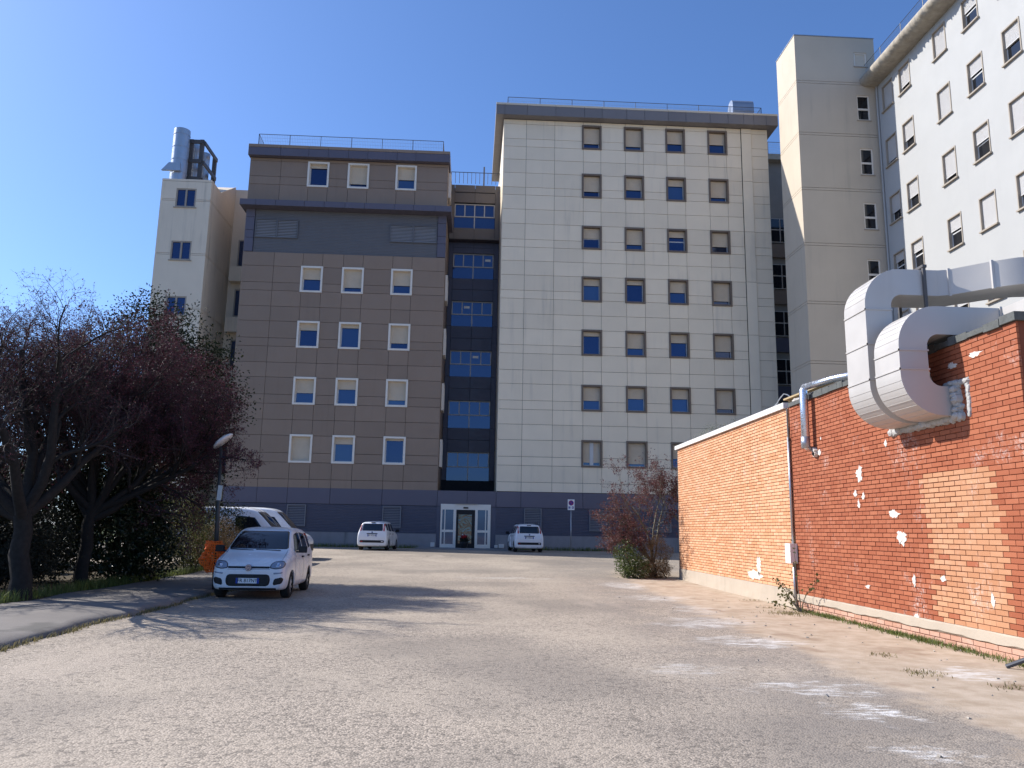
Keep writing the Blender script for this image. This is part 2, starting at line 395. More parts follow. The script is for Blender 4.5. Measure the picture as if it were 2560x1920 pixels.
def grille(root, x0, x1, z0, z1, n, mat, y=FY, split=None, name='louvre_grille', back=None, smat=None):
    f = MB()
    f.box(x0, x0+.05, y-.03, y+.08, z0, z1).box(x1-.05, x1, y-.03, y+.08, z0, z1).box(x0+.05, x1-.05, y-.03, y+.08, z1-.05, z1).box(x0+.05, x1-.05, y-.03, y+.08, z0, z0+.05)
    if split: f.box(split-.04, split+.04, y-.035, y+.08, z0+.05, z1-.05)
    o = f.build(name, mat, root)
    MB().box(x0+.05, x1-.05, y+.09, y+.10, z0+.05, z1-.05).build('backing', back or gap, o)
    p = (z1-z0-.1)/n; M = Matrix.Rotation(R(-12), 3, 'X')
    me = MB().obox((0, 0, 0), x1-x0-.1, .02, p*.40, M).mesh('slat', smat or mat)
    for i in range(n): add('slat', me, o, ((x0+x1)/2, y+.03, z0+.05+(i+.5)*p))
    return o
def rail(root, pts, h, pitch, post, rbar=.008, name='railing', mat=wire, pmat=iron, rows=6, diag=False):
    for (a, b) in zip(pts, pts[1:]):
        a, b = Vector(a), Vector(b); L = (b-a).length; d = (b-a)/L; U = Vector((0, 0, 1))
        q = MB(); n = max(1, int(L/pitch))
        for i in range(n+1): p = a+d*(L*i/n); q.tube([p+U*.05, p+U*h], rbar, 3, False)
        for r_ in range(rows): q.tube([a+U*(.06+(h-.08)*r_/(rows-1)), b+U*(.06+(h-.08)*r_/(rows-1))], rbar, 3, False)
        o = q.build(name, mat, root)
        s = MB(); m_ = max(1, round(L/post))
        for i in range(m_+1): p = a+d*(L*i/m_); s.tube([p, p+U*h], .022, 5)
        s.tube([a+U*h, b+U*h], .018, 5, False); s.build('railing_post', pmat, o)

slat_m = plain('louvre_slat', (.30, .31, .33), .5, .06); slat_d = plain('louvre_slat_dark', (.20, .205, .22), .5, .06)
# ------------------------------------------------------------------ taupe block
bb = thing('clad_building', 'taupe panel-clad hospital block with white-framed windows and a slate ribbed storey', 'building', (-8.5, 50, .42))
MB().box(-15.0, -2.12, 50.36, 68, .2, 26.0).build('core_wall', gap, bb)
MB().box(-15.06, -15.01, 50.0, 68, 3.9, 26.0).build('side_wall', brown, bb)
bc = [-15.06, -13.05, -11.21, -9.95, -8.62, -7.36, -5.45, -4.21, -2.06]
br = [18.98, 18.05, 16.96, 16.42, 15.38, 14.41, 13.31, 12.77, 11.74, 10.79, 9.70, 9.12, 8.12, 7.14, 6.06, 5.48, 4.45, 3.92]
bw = [(-11.29, -9.89), (-8.67, -7.27), (-5.52, -4.14)]
bz = {'A': (23.54, 25.30), 'B': (16.36, 18.11), 'C': (12.71, 14.46), 'D': (9.08, 10.84), 'E': (5.46, 7.21)}
fr = {'A': (.14, .80, .52), 'B': (.45, .76, .60), 'C': (.27, .12, .72), 'D': (.55, .36, .76), 'E': (1., .25, .06)}
skip = [(a, b, z0, z1) for a, b in bw for z0, z1 in bz.values()]
panels(bb, bc, br, brown, skip)
panels(bb, bc, [25.46, 25.26, 24.18, 23.62, 22.3], brown, skip)
for r_, (z0, z1) in bz.items():
    for (x0, x1), f_ in zip(bw, fr[r_]): window(bb, x0, x1, z0, z1, f_, frame_w, shut)
# ribbed plant storey between the cornices
ribbed(-14.47, -2.64, 18.99, 21.9, .105, y=50.06).build('ribbed_cladding', greyblue, bb)
for x0, x1 in ((-15.06, -14.48), (-2.63, -2.06)):
    zz = [21.9, 21.33, 20.45, 19.93, 19.0]
    for a, b in zip(zz, zz[1:]): add('panel', panel_mesh(x1-x0, a-b, slate), bb, ((x0+x1)/2, 50.0, (a+b)/2))
grille(bb, -14.41, -11.68, 19.96, 21.22, 11, greyblue, y=50.0, split=-13.02, smat=slat_m, back=glass)
grille(bb, -5.73, -2.66, 19.94, 21.12, 11, greyblue, y=50.0, split=-4.2, smat=slat_m, back=glass)
# cornices
def cornice(root, x0, x1, yf, z0, z1, joints, mat, yb, soff=None, trim=None, side=True, trimh=.16):
    zt = z1-trimh if trim else z1
    xs_ = [x0]+joints+[x1]
    for a, b in zip(xs_, xs_[1:]): add('fascia_panel', panel_mesh(b-a, zt-z0, mat, .05), root, ((a+b)/2, yf, (z0+zt)/2))
    MB().box(x0+.01, x1-.01, yf+.055, yb, z0+.01, z1-.02).build('cornice', soff or mat, root)
    if trim:
        for a, b in zip(xs_, xs_[1:]): add('trim_panel', panel_mesh(b-a, trimh, trim, .05), root, ((a+b)/2, yf-.005, z1-trimh/2))
cornice(bb, -15.14, -1.95, 49.6, 25.46, 26.24, bc[1:-1], slate, 67, trim=brown, trimh=.22)
cornice(bb, -15.33, -1.74, 49.3, 21.88, 22.29, [-14.3]+bc[1:-1]+[-2.8], slate, 53.1)
rail(bb, [(-14.9, 53.5, 26.2), (-14.8, 50.6, 26.2), (-2.48, 50.6, 26.2), (-2.48, 53.5, 26.2)], 1.24, .11, 2.05, rbar=.006)
# side of the block in the stair recess
MB().box(-2.11, -2.06, 50.05, 60, 3.9, 21.8).build('side_wall', brown, bb)
MB().box(-2.11, -2.06, 50.05, 60, 22.3, 25.4).build('side_wall', brown, bb)
for z0, z1 in list(bz.values()):
    q = MB().box(-2.05, -1.9, 50.9, 51.02, z0, z1).box(-2.05, -1.9, 52.1, 52.22, z0, z1).box(-2.05, -1.9, 51.02, 52.1, z1-.12, z1).box(-2.05, -1.9, 51.02, 52.1, z0, z0+.12)
    q.build('window', frame_w, bb)
# ground floor of the taupe block
def ground_floor(root, x0, x1, joints, grilles):
    xs_ = [x0]+joints+[x1]
    for a, b in zip(xs_, xs_[1:]): add('band_panel', panel_mesh(b-a, 3.95-2.98, slate), root, ((a+b)/2, FY-.02, 3.465))
    ribbed(x0, x1, 1.36, 2.97, .095, y=FY+.0).build('ribbed_cladding', slate2, root)
    MB().box(x0, x1, FY-.06, FY+.2, 1.30, 1.355).build('drip_rail', slate2, root)
    MB().box(x0, x1, FY-.05, FY+.3, .1, 1.30).build('plinth', plinth_m, root)
    for a, b, c, d, n in grilles: grille(root, a, b, c, d, n, slat_d, y=FY-.06)
ground_floor(bb, -15.06, -2.06, [-13.05, -11.21, -8.62, -5.45], [(-11.16, -10.02, 1.62, 2.92, 12), (-5.37, -4.24, 1.62, 2.92, 12)])

# ------------------------------------------------------------------ pale block
wb = thing('clad_building', 'tall pale grey panel-clad hospital block with taupe-framed windows and grey overhanging cornice', 'building', (10.6, 50, .42))
MB().box(1.63, 19.6, 50.36, 70, .2, 29.0).build('core_wall', gap, wb)
wc = [1.57, 3.11, 5.03, 6.97, 8.16, 9.83, 11.06, 12.66, 13.88, 15.53, 16.77, 17.80]
wr = [28.95, 28.63, 27.56, 27.0, 26.07, 25.11, 24.09, 23.55, 22.54, 21.53, 20.45, 19.91, 18.97, 18.0, 16.96, 16.40, 15.38, 14.39, 13.32, 12.76, 11.68, 10.78, 9.71, 9.13, 8.18, 7.19, 6.14, 5.59, 4.55, 3.96]
ww = [(6.87, 8.21), (9.73, 11.08), (12.58, 13.93), (15.48, 16.84)]
wz = [(26.96, 28.72), (23.48, 25.21), (19.89, 21.53), (16.30, 18.03), (12.72, 14.45), (9.10, 10.82), (5.55, 7.27)]
wf = [(.72, .77, .56, .52), (.69, .54, .28, .75), (.46, .70, .27, .66), (.28, .18, .47, .80), (.16, .65, .35, .68), (.57, .44, .40, .79), (.84, .86, .6, .7)]
skip = [(a, b, z0, z1) for a, b in ww for z0, z1 in wz]
stuff = MB()
hid = lambda x, z: z < 4.0+.40*(x-7.0) and z < 10.5 and x > 7.6
panels(wb, wc, wr, white, skip, hidden=hid, stuff=stuff)
wr2 = [28.95]+[z-.03 for z in wr[1:-1]]+[3.96]
panels(wb, [18.52, 19.66], wr2, white, [], hidden=hid, stuff=stuff)
pz = [28.95, 28.6, 25.1, 21.5, 18.0, 14.4, 10.8, 7.2, 3.96]
panels(wb, [17.82, 18.51], pz, white, [], y=FY-.07)
so_ = stuff.build('panels_behind_annex', white, wb); so_['kind'] = 'stuff'
for (z0, z1), fs, k in zip(wz, wf, range(7)):
    for (x0, x1), f_, i in zip(ww, fs, range(4)):
        window(wb, x0, x1, z0, z1, f_, frame_t, shut, centre=(k == 6 and i == 0), half=(k == 2 and i in (0, 2)))
MB().box(1.57, 1.62, 50.05, 70, 3.96, 28.95).build('side_wall', white, wb); MB().box(19.61, 19.66, 50.05, 70, 3.96, 28.95).build('side_wall', white, wb)
cornice(wb, 1.01, 20.22, 49.4, 28.97, 29.83, [1.6]+wc[1:11]+[17.85, 18.55, 19.4], fascia_g, 60, soff=fascia_g, trim=cream)
rail(wb, [(1.86, 54, 29.8), (1.86, 51.0, 29.8), (19.7, 51.0, 29.8), (19.7, 54, 29.8)], 1.36, .10, 2.15, rbar=.006)
ground_floor(wb, 1.57, 19.66, [3.11, 6.97, 11.06, 15.53], [(3.33, 4.40, 1.62, 2.94, 12), (7.38, 8.45, 1.62, 2.94, 12), (11.4, 12.5, 1.62, 2.94, 12)])
# ventilation cowl on its roof
cw = thing('roof_cowl', 'curved galvanised ventilation cowl on the pale block roof', 'vent', (18.5, 51.5, 29.8))
A = [(51.2, 29.8)]+[(51.2+.55-.55*math.cos(a), 31.45+.55*math.sin(a)) for a in [math.pi*i/12 for i in range(13)]]+[(52.3, 30.6)]
q = MB(); q.prism(A+[(52.3, 29.8)], lambda u, v, d: (d, u, v), 17.75, 19.26); q.build('cowl_shell', steel, cw, angle=R(30))
q = MB(); q.tube([(17.9, 51.19, 30.0), (18.5, 51.19, 30.75), (19.1, 51.19, 30.0)], .02, 5).box(17.75, 19.26, 51.17, 51.2, 30.95, 31.0); q.build('brace', steel, cw)
MB().prism([(51.2, 29.8), (51.9, 29.8), (51.9, 30.7)], lambda u, v, d: (17.72-d*.5, u, v), 0, .8).build('intake', steel, cw)

# ------------------------------------------------------------------ stair recess + entrance
sk = thing('stairwell_block', 'narrow recessed navy stairwell with glazed landings above the entrance', 'building', (-.25, 55, .42))
BY = 55.0
slotbrown = plain('slot_panel', (.135, .115, .10), .5, .06, objvar=.04)
MB().box(-2.05, 1.56, BY+.3, BY+8, .2, 26.2).build('core_wall', gap, sk)
slz = [(22.83, 24.69), (19.24, 21.12), (15.73, 17.57), (12.11, 13.97), (8.49, 10.40), (4.88, 6.82)]
prev = 26.1; cuts = [-2.05, -1.75, 1.22, 1.56]
for k, (z0, z1) in enumerate(slz):
    mt = slotbrown if k == 0 else darkslot
    yy = BY-(.55 if k == 0 else 0)
    nz = slz[k+1][1]+.02 if k < 5 else 3.96
    low = 21.98 if k == 0 else nz
    for a, b in ((-2.05, -1.72), (1.20, 1.56)): add('panel', panel_mesh(b-a, (26.1 if k == 0 else slz[k-1][0])-(low), mt), sk, ((a+b)/2, yy, ((26.1 if k == 0 else slz[k-1][0])+low)/2)) if k == 0 else None
    if k == 0:
        for a, b in ((-1.72, -.26), (-.26, 1.20)):
            add('panel', panel_mesh(b-a, .75, mt), sk, ((a+b)/2, yy, 25.12)); add('panel', panel_mesh(b-a, .55, mt), sk, ((a+b)/2, yy-.06, 25.8))
            add('panel', panel_mesh(b-a, z0-low, mt), sk, ((a+b)/2, yy, (z0+low)/2))
        MB().box(-2.05, 1.56, yy+.06, BY+.3, 21.98, 22.1).build('soffit', darkslot, sk)
    else:
        top = 21.95 if k == 1 else slz[k-1][0]
        for a, b in ((-2.05, -1.72), (1.20, 1.56)): add('panel', panel_mesh(b-a, top-low+.0 if False else top-z0, mt), sk, ((a+b)/2, BY, (top+z0)/2))
        for a, b in ((-1.72, -.26), (-.26, 1.20)):
            h_ = top-z1; add('panel', panel_mesh(b-a, h_*.5, mt), sk, ((a+b)/2, BY, z1+h_*.75)); add('panel', panel_mesh(b-a, h_*.5, mt), sk, ((a+b)/2, BY, z1+h_*.25))
    # glazed landing: four lights over two
    fy = yy+.12; zm = z0+(z1-z0)*.48; xa, xb = -1.71, 1.19; f = .075
    q = MB(); q.box(xa, xb, fy, fy+.1, z1-f, z1).box(xa, xb, fy-.01, fy+.1, zm-f/2, zm+f/2)
    for i in range(5):
        x = xa+(xb-xa-f)*i/4; q.box(x, x+f, fy+.005, fy+.095, zm+f/2, z1-f)
    xm = (xa+xb)/2; q.box(xm-.04, xm+.04, fy+.005, fy+.095, z0, zm-f/2)
    o = q.build('landing_window', alu, sk)
    for i in range(4):
        x = xa+f+(xb-xa-f)*i/4; MB().box(x, x+(xb-xa-f)/4-f, fy+.04, fy+.055, zm+f/2, z1-f).build('pane', glass, o)
    for a, b in ((xa, xm-.04), (xm+.04, xb)): MB().box(a, b, fy+.04, fy+.055, z0, zm-f/2).build('pane', glass, o)
    if k in (1, 2, 3): 
        i = {1: 3, 2: 1, 3: 2}[k]; x = xa+f+(xb-xa-f)*i/4; MB().box(x+.1, x+.5, fy+.03, fy+.038, zm+.45, zm+.62).build('notice', frame_w, o)
add('panel', panel_mesh(3.6, .9, gap), sk, (-.25, BY, 4.4))  # near-black panel standing in for the shadow above the entrance band
q = MB(); q.tube([(-2.0, 54.2, 26.95), (1.5, 54.2, 26.95)], .025, 6)
for i in range(13): x = -2.0+3.5*i/12; q.tube([(x, 54.2, 26.1), (x, 54.2, 26.95)], .018, 5)
q.tube([(.35, 54.6, 26), (.35, 54.6, 27.6)], .06, 6); q.build('railing', iron, sk)
MB().box(-2.05, 1.56, 50.1, BY, 3.7, 3.93).build('canopy_roof', gap, sk)
for a, b in ((-2.06, -.22), (-.22, 1.57)): add('band_panel', panel_mesh(b-a, .97, slate), sk, ((a+b)/2, FY-.02, 3.465))
MB().box(-2.06, -1.84, FY, FY+.3, .3, 2.97).build('door_jamb', slate2, sk); MB().box(1.28, 1.57, FY, FY+.3, .3, 2.97).build('door_jamb', slate2, sk)
zf = gz(50)+.065
e = MB(); ya, yb_ = FY-.06, FY+.08
e.box(-1.82, 1.26, ya, yb_, 2.78, 3.12)
for a, b in ((-1.82, -1.72), (-1.03, -.86), (.30, .46), (1.08, 1.26)): e.box(a, b, ya, yb_, zf, 2.78)
for a, b in ((-1.72, -1.03), (.46, 1.08)):
    e.box(a, b, ya, yb_, zf, .70).box(a, b, ya, yb_, 1.42, 1.56)
ent = e.build('entrance_door', frame_w, sk)
e = MB()
for x in (-1.58, .92):
    e.box(x, x+.06, ya+.02, ya+.05, .70, 1.42).box(x, x+.06, ya+.02, ya+.05, 1.56, 2.78)
e.build('glazing_bar', frame_w, ent)
for a, b in ((-1.72, -1.03), (.46, 1.08)):
    for c, d in ((.70, 1.42), (1.56, 2.78)): MB().box(a, b, FY, FY+.015, c, d).build('pane', glass, ent)
e = MB().box(-.86, -.72, FY-.02, FY+.05, zf, 2.78).box(.1, .30, FY-.02, FY+.05, zf, 2.78).box(-.72, .1, FY-.02, FY+.05, 2.5, 2.78).box(-.72, .1, FY-.02, FY+.05, zf, .75)
lf = e.build('door_leaf', gap, ent); MB().box(-.72, .1, FY, FY+.015, .75, 2.5).build('pane', glass_door, ent)
MB().box(-.43, -.13, FY-.1, FY-.06, 2.86, 2.95).build('door_sensor', gap, ent); MB().box(-.95, .45, FY-.14, FY-.06, 3.12, 3.17).build('door_canopy', fascia_g, ent)
MB().box(-2.05, 1.56, FY+1.2, FY+1.3, .3, 3.2).build('lobby_wall', gap, sk)

# ------------------------------------------------------------------ link block in the gap at the right
lk = thing('link_block', 'dark link between the pale block and the beige stair tower', 'building', (22, 56, .42))
MB().box(19.7, 27, 56.3, 62, .2, 30.1).build('core_wall', plain('link_plaster', (.22, .21, .19), .8, .2, 1., streak=.4), lk)
MB().box(19.7, 27, 55.7, 56.3, 29.7, 30.15).build('eave', eave_m, lk)
for k in range(8):
    z = 25.1-3.62*k
    if z < 3: break
    o = MB().box(20.2, 23.6, 56.1, 56.28, z-1.9, z).build('landing_window', alu, lk)
    for i in range(4): MB().box(20.26+i*.84, 21.0+i*.84, 56.06, 56.11, z-.85, z-.06).build('pane', glass_g, o)
    for i in range(4): MB().box(20.26+i*.84, 21.0+i*.84, 56.06, 56.11, z-1.84, z-.95).build('pane', glass_g, o)
    MB().box(19.7, 27, 56.0, 56.29, z-3.1, z-2.05).build('spandrel', darkslot if k > 1 else frame_t, lk)
rail(lk, [(19.8, 56, 30.15), (26.5, 56, 30.15)], 1.1, .1, 2.2, rbar=.006)

# ------------------------------------------------------------------ beige stair tower
tw = thing('stair_tower', 'tall beige rendered stair tower with narrow white windows beside the pale blue wing', 'tower', (22, 46, .42))
TX0, TX1, TY0, TY1, TZ = 19.54, 24.60, 44.56, 47.5, 32.5
MB().box(TX0, TX1, TY0+.12, TY1, .2, TZ).build('core_wall', tower_m, tw)
# front wall in storeys, each between recessed day joints, with window openings
tz = [(30.55, 31.5), (26.9, 28.58), (23.3, 25.03), (19.8, 21.5), (16.2, 17.9), (12.6, 14.3), (9.0, 10.7), (5.4, 7.1)]
js = [TZ, 29.42, 29.26, 25.95, 25.79, 22.35, 22.19, 18.82, 18.66, 15.2, 15.04, 11.6, 11.44, 8., 7.84, .2]
for a, b in zip(js, js[1:]):
    ws_ = [(z0, z1) for z0, z1 in tz if b < (z0+z1)/2 < a]
    q = MB(); g_ = .012
    if ws_:
        z0, z1 = ws_[0]
        q.box(TX0, 23.28, TY0, TY0+.1195, b+g_, a-g_).box(24.08, TX1, TY0, TY0+.1195, b+g_, a-g_).box(23.28, 24.08, TY0, TY0+.1195, z1, a-g_).box(23.28, 24.08, TY0, TY0+.1195, b+g_, z0)
    else: q.box(TX0, TX1, TY0, TY0+.1195, b+g_, a-g_)
    q.build('wall_course', tower_m, tw)
    MB().box(TX0-.03, TX0-.0005, TY0+.0, TY1, b+g_, a-g_).build('wall_course', tower_m, tw)
MB().box(TX0-.06, TX1+.03, TY0-.03, TY1+.03, TZ, TZ+.05).build('parapet_cap', steel, tw)
for k, (z0, z1) in enumerate(tz):
    o = MB().box(23.28, 23.36, TY0+.05, TY0+.11, z0, z1).box(24.0, 24.08, TY0+.05, TY0+.11, z0, z1).box(23.36, 24.0, TY0+.05, TY0+.11, z1-.08, z1).box(23.36, 24.0, TY0+.05, TY0+.11, z0, z0+.08)
    if k: zm = z0+(z1-z0)*.45; o.box(23.36, 24.0, TY0+.05, TY0+.11, zm-.06, zm+.06)
    o = o.build('window', frame_w, tw)
    MB().box(23.36, 24.0, TY0+.09, TY0+.1, z0+.08, z1-.08).build('pane', shut if k == 0 else glass_g, o)
    MB().box(23.22, 24.14, TY0-.05, TY0+.05, z0-.06, z0).build('sill', frame_s, o)

# ------------------------------------------------------------------ pale blue wing
wg = thing('hospital_wing', 'pale blue plastered hospital wing with stone-framed shuttered windows along the right', 'building', (24.6, 36, .42))
WX = 24.57
rowsz = [(27.1, 28.75), (23.5, 25.25), (19.88, 21.6), (16.3, 18.0), (12.7, 14.4), (9.1, 10.8), (5.5, 7.2)]
cols = [(42.7, 43.9), (40.8, 42.0), (37.3, 38.5), (34.6, 35.85), (31.9, 33.15), (29.2, 30.45)]
frs = [(.95, .85, .62, .3, .6, .8, .5), (.75, .62, .55, .35, .5, .9, .3), (.92, .96, .80, .42, .7, .5, .8), (.42, .42, .45, .95, .8, .4, .6), (.8, .5, .9, .6, .7, .4, .5), (.5, .8, .6, .9, .4, .6, .8)]
# wall in vertical strips with real openings
q = MB(); ysw = sorted({20., 44.55}|{v for c_ in cols for v in c_})
for a, b in zip(ysw, ysw[1:]):
    mid = (a+b)/2
    if any(c0 < mid < c1 for c0, c1 in cols):
        zz = [.2]+[v for z0, z1 in rowsz[::-1] for v in (z0, z1)]+[29.2]
        for i in range(0, len(zz), 2): q.box(WX, WX+.3, a, b, zz[i], zz[i+1])
    else: q.box(WX, WX+.3, a, b, .2, 29.2)
q.build('wall', wing_m, wg)
MB().box(WX+.32, WX+10, 20, 44.5, .2, 29.1).build('core_wall', gap, wg)
for (c0, c1), fs in zip(cols, frs):
    for (z0, z1), f_ in zip(rowsz, fs):
        o = window(wg, 0, c1-c0, z0, z1, f_, frame_s, shut_w, rz=R(-90), origin=(WX, (c0+c1)/2, (z0+z1)/2), fw_=.06, proud=.035, depth=.16, half=True, gl=glass_g)
        add('sill', MB().box(-(c1-c0)/2-.06, (c1-c0)/2+.06, -.12, .0, -(z1-z0)/2-.06, -(z1-z0)/2+.01).mesh('sill', frame_s), o)
ev = MB(); N = 300; r2 = random.Random(3)
for j in range(N+1):
    y = 20+25.2*j/N; k = .11*r2.uniform(-1, 1)+.05*math.sin(y*2.3)
    for dx, z in ((.02, 29.12), (-.72+k*.3, 29.16+k*.3), (-.98+k, 29.32+k*.5), (-1.02+k*.5, 29.55), (-.98, 29.72), (0, 29.75)): ev.v.append((WX+dx, y, z))
for j in range(N):
    for i in range(5): ev.face(j*6+i, j*6+i+1, j*6+i+7, j*6+i+6)
ev.build('eave', eave_m, wg, smooth=True)
rail(wg, [(WX-.6, 45.0, 29.7), (WX-.6, 22, 29.7)], 1.0, .11, 2.4, rbar=.006)
q = MB(); q.tube([(WX-.07, 44.4, .3), (WX-.07, 44.4, 29.1)], .06, 7); q.build('downpipe', wing_m, wg)

# ------------------------------------------------------------------ left white stair tower + flues
lt = thing('stair_tower', 'stained white concrete stair tower with paired windows left of the taupe block', 'tower', (-19, 52, .42))
LX0, LX1 = -20.6, -17.42
lz = [(21.83, 23.12), (18.25, 19.53), (14.6, 15.85), (10.98, 12.23), (7.35, 8.6), (3.7, 5.0)]
MB().box(LX0, LX1-.03, 50.14, 52.5, .2, 23.7).build('core_wall', tower_l, lt)
jl = [23.77, 23.6, 22.36, 22.26, 18.7, 18.6, 15.1, 15.0, 11.5, 11.4, 7.9, 7.8, .2]
for a, b in zip(jl, jl[1:]):
    q = MB(); g_ = .012
    segs = [(b+g_, a-g_)]
    cutz = [(z0, z1) for z0, z1 in lz if z0 < a and z1 > b]
    if not cutz: q.box(LX0, LX1, 50.0, 50.139, b+g_, a-g_)
    else:
        MB().box(LX0, -19.64, 50.0, 50.139, b+g_, a-g_).build('wall_course', tower_l, lt); MB().box(-18.35, LX1, 50.0, 50.139, b+g_, a-g_).build('wall_course', tower_l, lt)
        lo = b+g_
        for z0, z1 in sorted(cutz):
            if z0 > lo: q.box(-19.64, -18.35, 50.0, 50.139, lo, min(z0, a-g_))
            lo = max(lo, z1)
        if lo < a-g_: q.box(-19.64, -18.35, 50.0, 50.139, lo, a-g_)
    if q.v: q.build('wall_course', tower_l, lt)
for z0, z1 in lz:
    o = MB().box(-19.64, -19.55, 50.02, 50.12, z0, z1).box(-18.44, -18.35, 50.02, 50.12, z0, z1).box(-19.55, -18.44, 50.02, 50.12, z1-.09, z1).box(-19.55, -18.44, 50.02, 50.12, z0, z0+.09).box(-19.05, -18.94, 50.02, 50.12, z0+.09, z1-.09).build('window', frame_s, lt)
    for a, b in ((-19.55, -19.05), (-18.94, -18.44)): MB().box(a, b, 50.08, 50.095, z0+.09, z1-.09).build('pane', glass_v[1], o)
    MB().box(-19.72, -18.27, 49.93, 50.02, z0-.06, z0).build('sill', frame_s, o)
# side wall: level parapet, then the rising roof of the older block behind
def sidew(za, zb, top=None):
    pts = [(50.14, za), (54.99, za), (54.99, zb), (50.14, zb)] if top is None else [(50.14, za), (54.99, za), (54.99, 25.5), (51.9, 23.72), (50.14, 23.77)]
    return MB().prism(pts, lambda u, v, d: (d, u, v), LX1-.029, LX1)
for a, b in zip(jl[2:], jl[3:]): sidew(b+.012, a-.012).build('wall_course', tower_l, lt)
sidew(22.372, 0, True).build('wall_course', tower_l, lt)
MB().prism([(52.5, .2), (55, .2), (55, 25.45), (52.5, 24.0)], lambda u, v, d: (d, u, v), LX0, LX1-.03).build('rear_wall', tower_l, lt)
MB().box(LX1-.03, -14.9, 55.0, 60, .2, 25.3).build('rear_wall', tower_l, lt)
for k in range(6):
    z = 21.5-3.63*k; o = MB().box(-16.9, -15.6, 54.9, 55.0, z-2.0, z).build('window', frame_s, lt); MB().box(-16.8, -15.7, 54.88, 54.91, z-1.9, z-.1).build('pane', glass, o)
    MB().box(-17.2, -15.3, 54.3, 55.0, z-3.2, z-2.15).build('balcony', tower_l, lt)
fl = thing('steel_flues', 'bundle of steel boiler flues in a dark frame on the white stair tower roof', 'chimney', (-19.8, 51, 23.7))
for (x, y, r_, zt) in ((-19.9, 50.7, .52, 27.5), (-19.5, 52.3, .36, 27.3), (-19.2, 53.4, .3, 27.2)):
    q = MB(); q.tube([(x, y, 23.6), (x, y, zt)], r_, 20); o = q.build('flue', steel, fl, angle=R(40))
    q = MB()
    for i in range(4): z = 24.4+i*.9; q.tube([(x, y, z), (x, y, z+.05)], r_+.02, 20)
    q.build('flue_band', steel, o, angle=R(40))
q = MB()
for y in (51.35, 54.0):
    for x in (-19.45, -18.75): q.box(x-.13, x+.13, y-.1, y+.1, 23.7, 27.2)
for z in (24.35, 25.6, 27.0):
    q.box(-18.64, -18.54, 51.35, 54.0, z-.13, z+.13).box(-19.5, -18.7, 51.15, 51.25, z-.13, z+.13)
q.build('flue_frame', rust, fl)
MB().prism([(-20.75, 24.35), (-20.3, 24.9), (-19.6, 24.9), (-19.5, 24.35)], lambda u, v, d: (u, d, v), 50.0, 50.16).build('rain_hood', steel, fl)
# ================================================================== BRICK ANNEX (wall plane X = 7.1)
AX = 7.1
def brick_mat(name, c0, c1, dusty):
    t = NT(name); at = t.n('ShaderNodeAttribute'); at.attribute_name = 'tone'; oi = t.n('ShaderNodeObjectInfo')
    r_ = t.math('FRACT', t.math('ADD', at.outputs['Fac'], oi.outputs['Random']))
    c = t.mix(r_, c0, c1); f = t.noise(5, 5, .7)
    c = t.mix(t.math('MULTIPLY', t.ramp(f, .5, .75), .35), c, dusty)
    s2 = t.ramp(t.noise(1.3, 5, .7), .56, .72); s3 = t.ramp(t.noise(28, 3, .7), .45, .6)
    c = t.mix(t.math('MULTIPLY', t.math('MULTIPLY', s2, s3), .55), c, (.62, .55, .50))
    t.col(c); t.bump(t.noise(70, 4), .35, .006); return t.fin(.85, 0., .3)
red_b = brick_mat('brick_red', (.29, .082, .038), (.37, .122, .060), (.44, .185, .11))
pale_b = brick_mat('brick_unpainted', (.42, .195, .098), (.51, .27, .15), (.58, .37, .26))
oran_b = brick_mat('brick_orange', (.58, .275, .135), (.69, .39, .225), (.74, .52, .38))
pink_b = brick_mat('brick_pinkish', (.46, .25, .17), (.56, .34, .25), (.62, .48, .40))
mort_r = plain('mortar_red', (.20, .06, .032), .9, .25, 5., bump=.4)
mort_o = plain('mortar_brown', (.33, .145, .075), .9, .25, 5., bump=.4)
annexpl = plain('annex_plinth', (.44, .37, .29), .85, .15, 1.6, bump=.4, bsc=16., streak=.5, streakcol=(.30, .26, .21))
roofedge = plain('roof_felt', (.10, .105, .10), .9, .4, 9., bump=.8, bsc=30.)
coping_w = plain('coping_white', (.72, .70, .68), .4, .05)
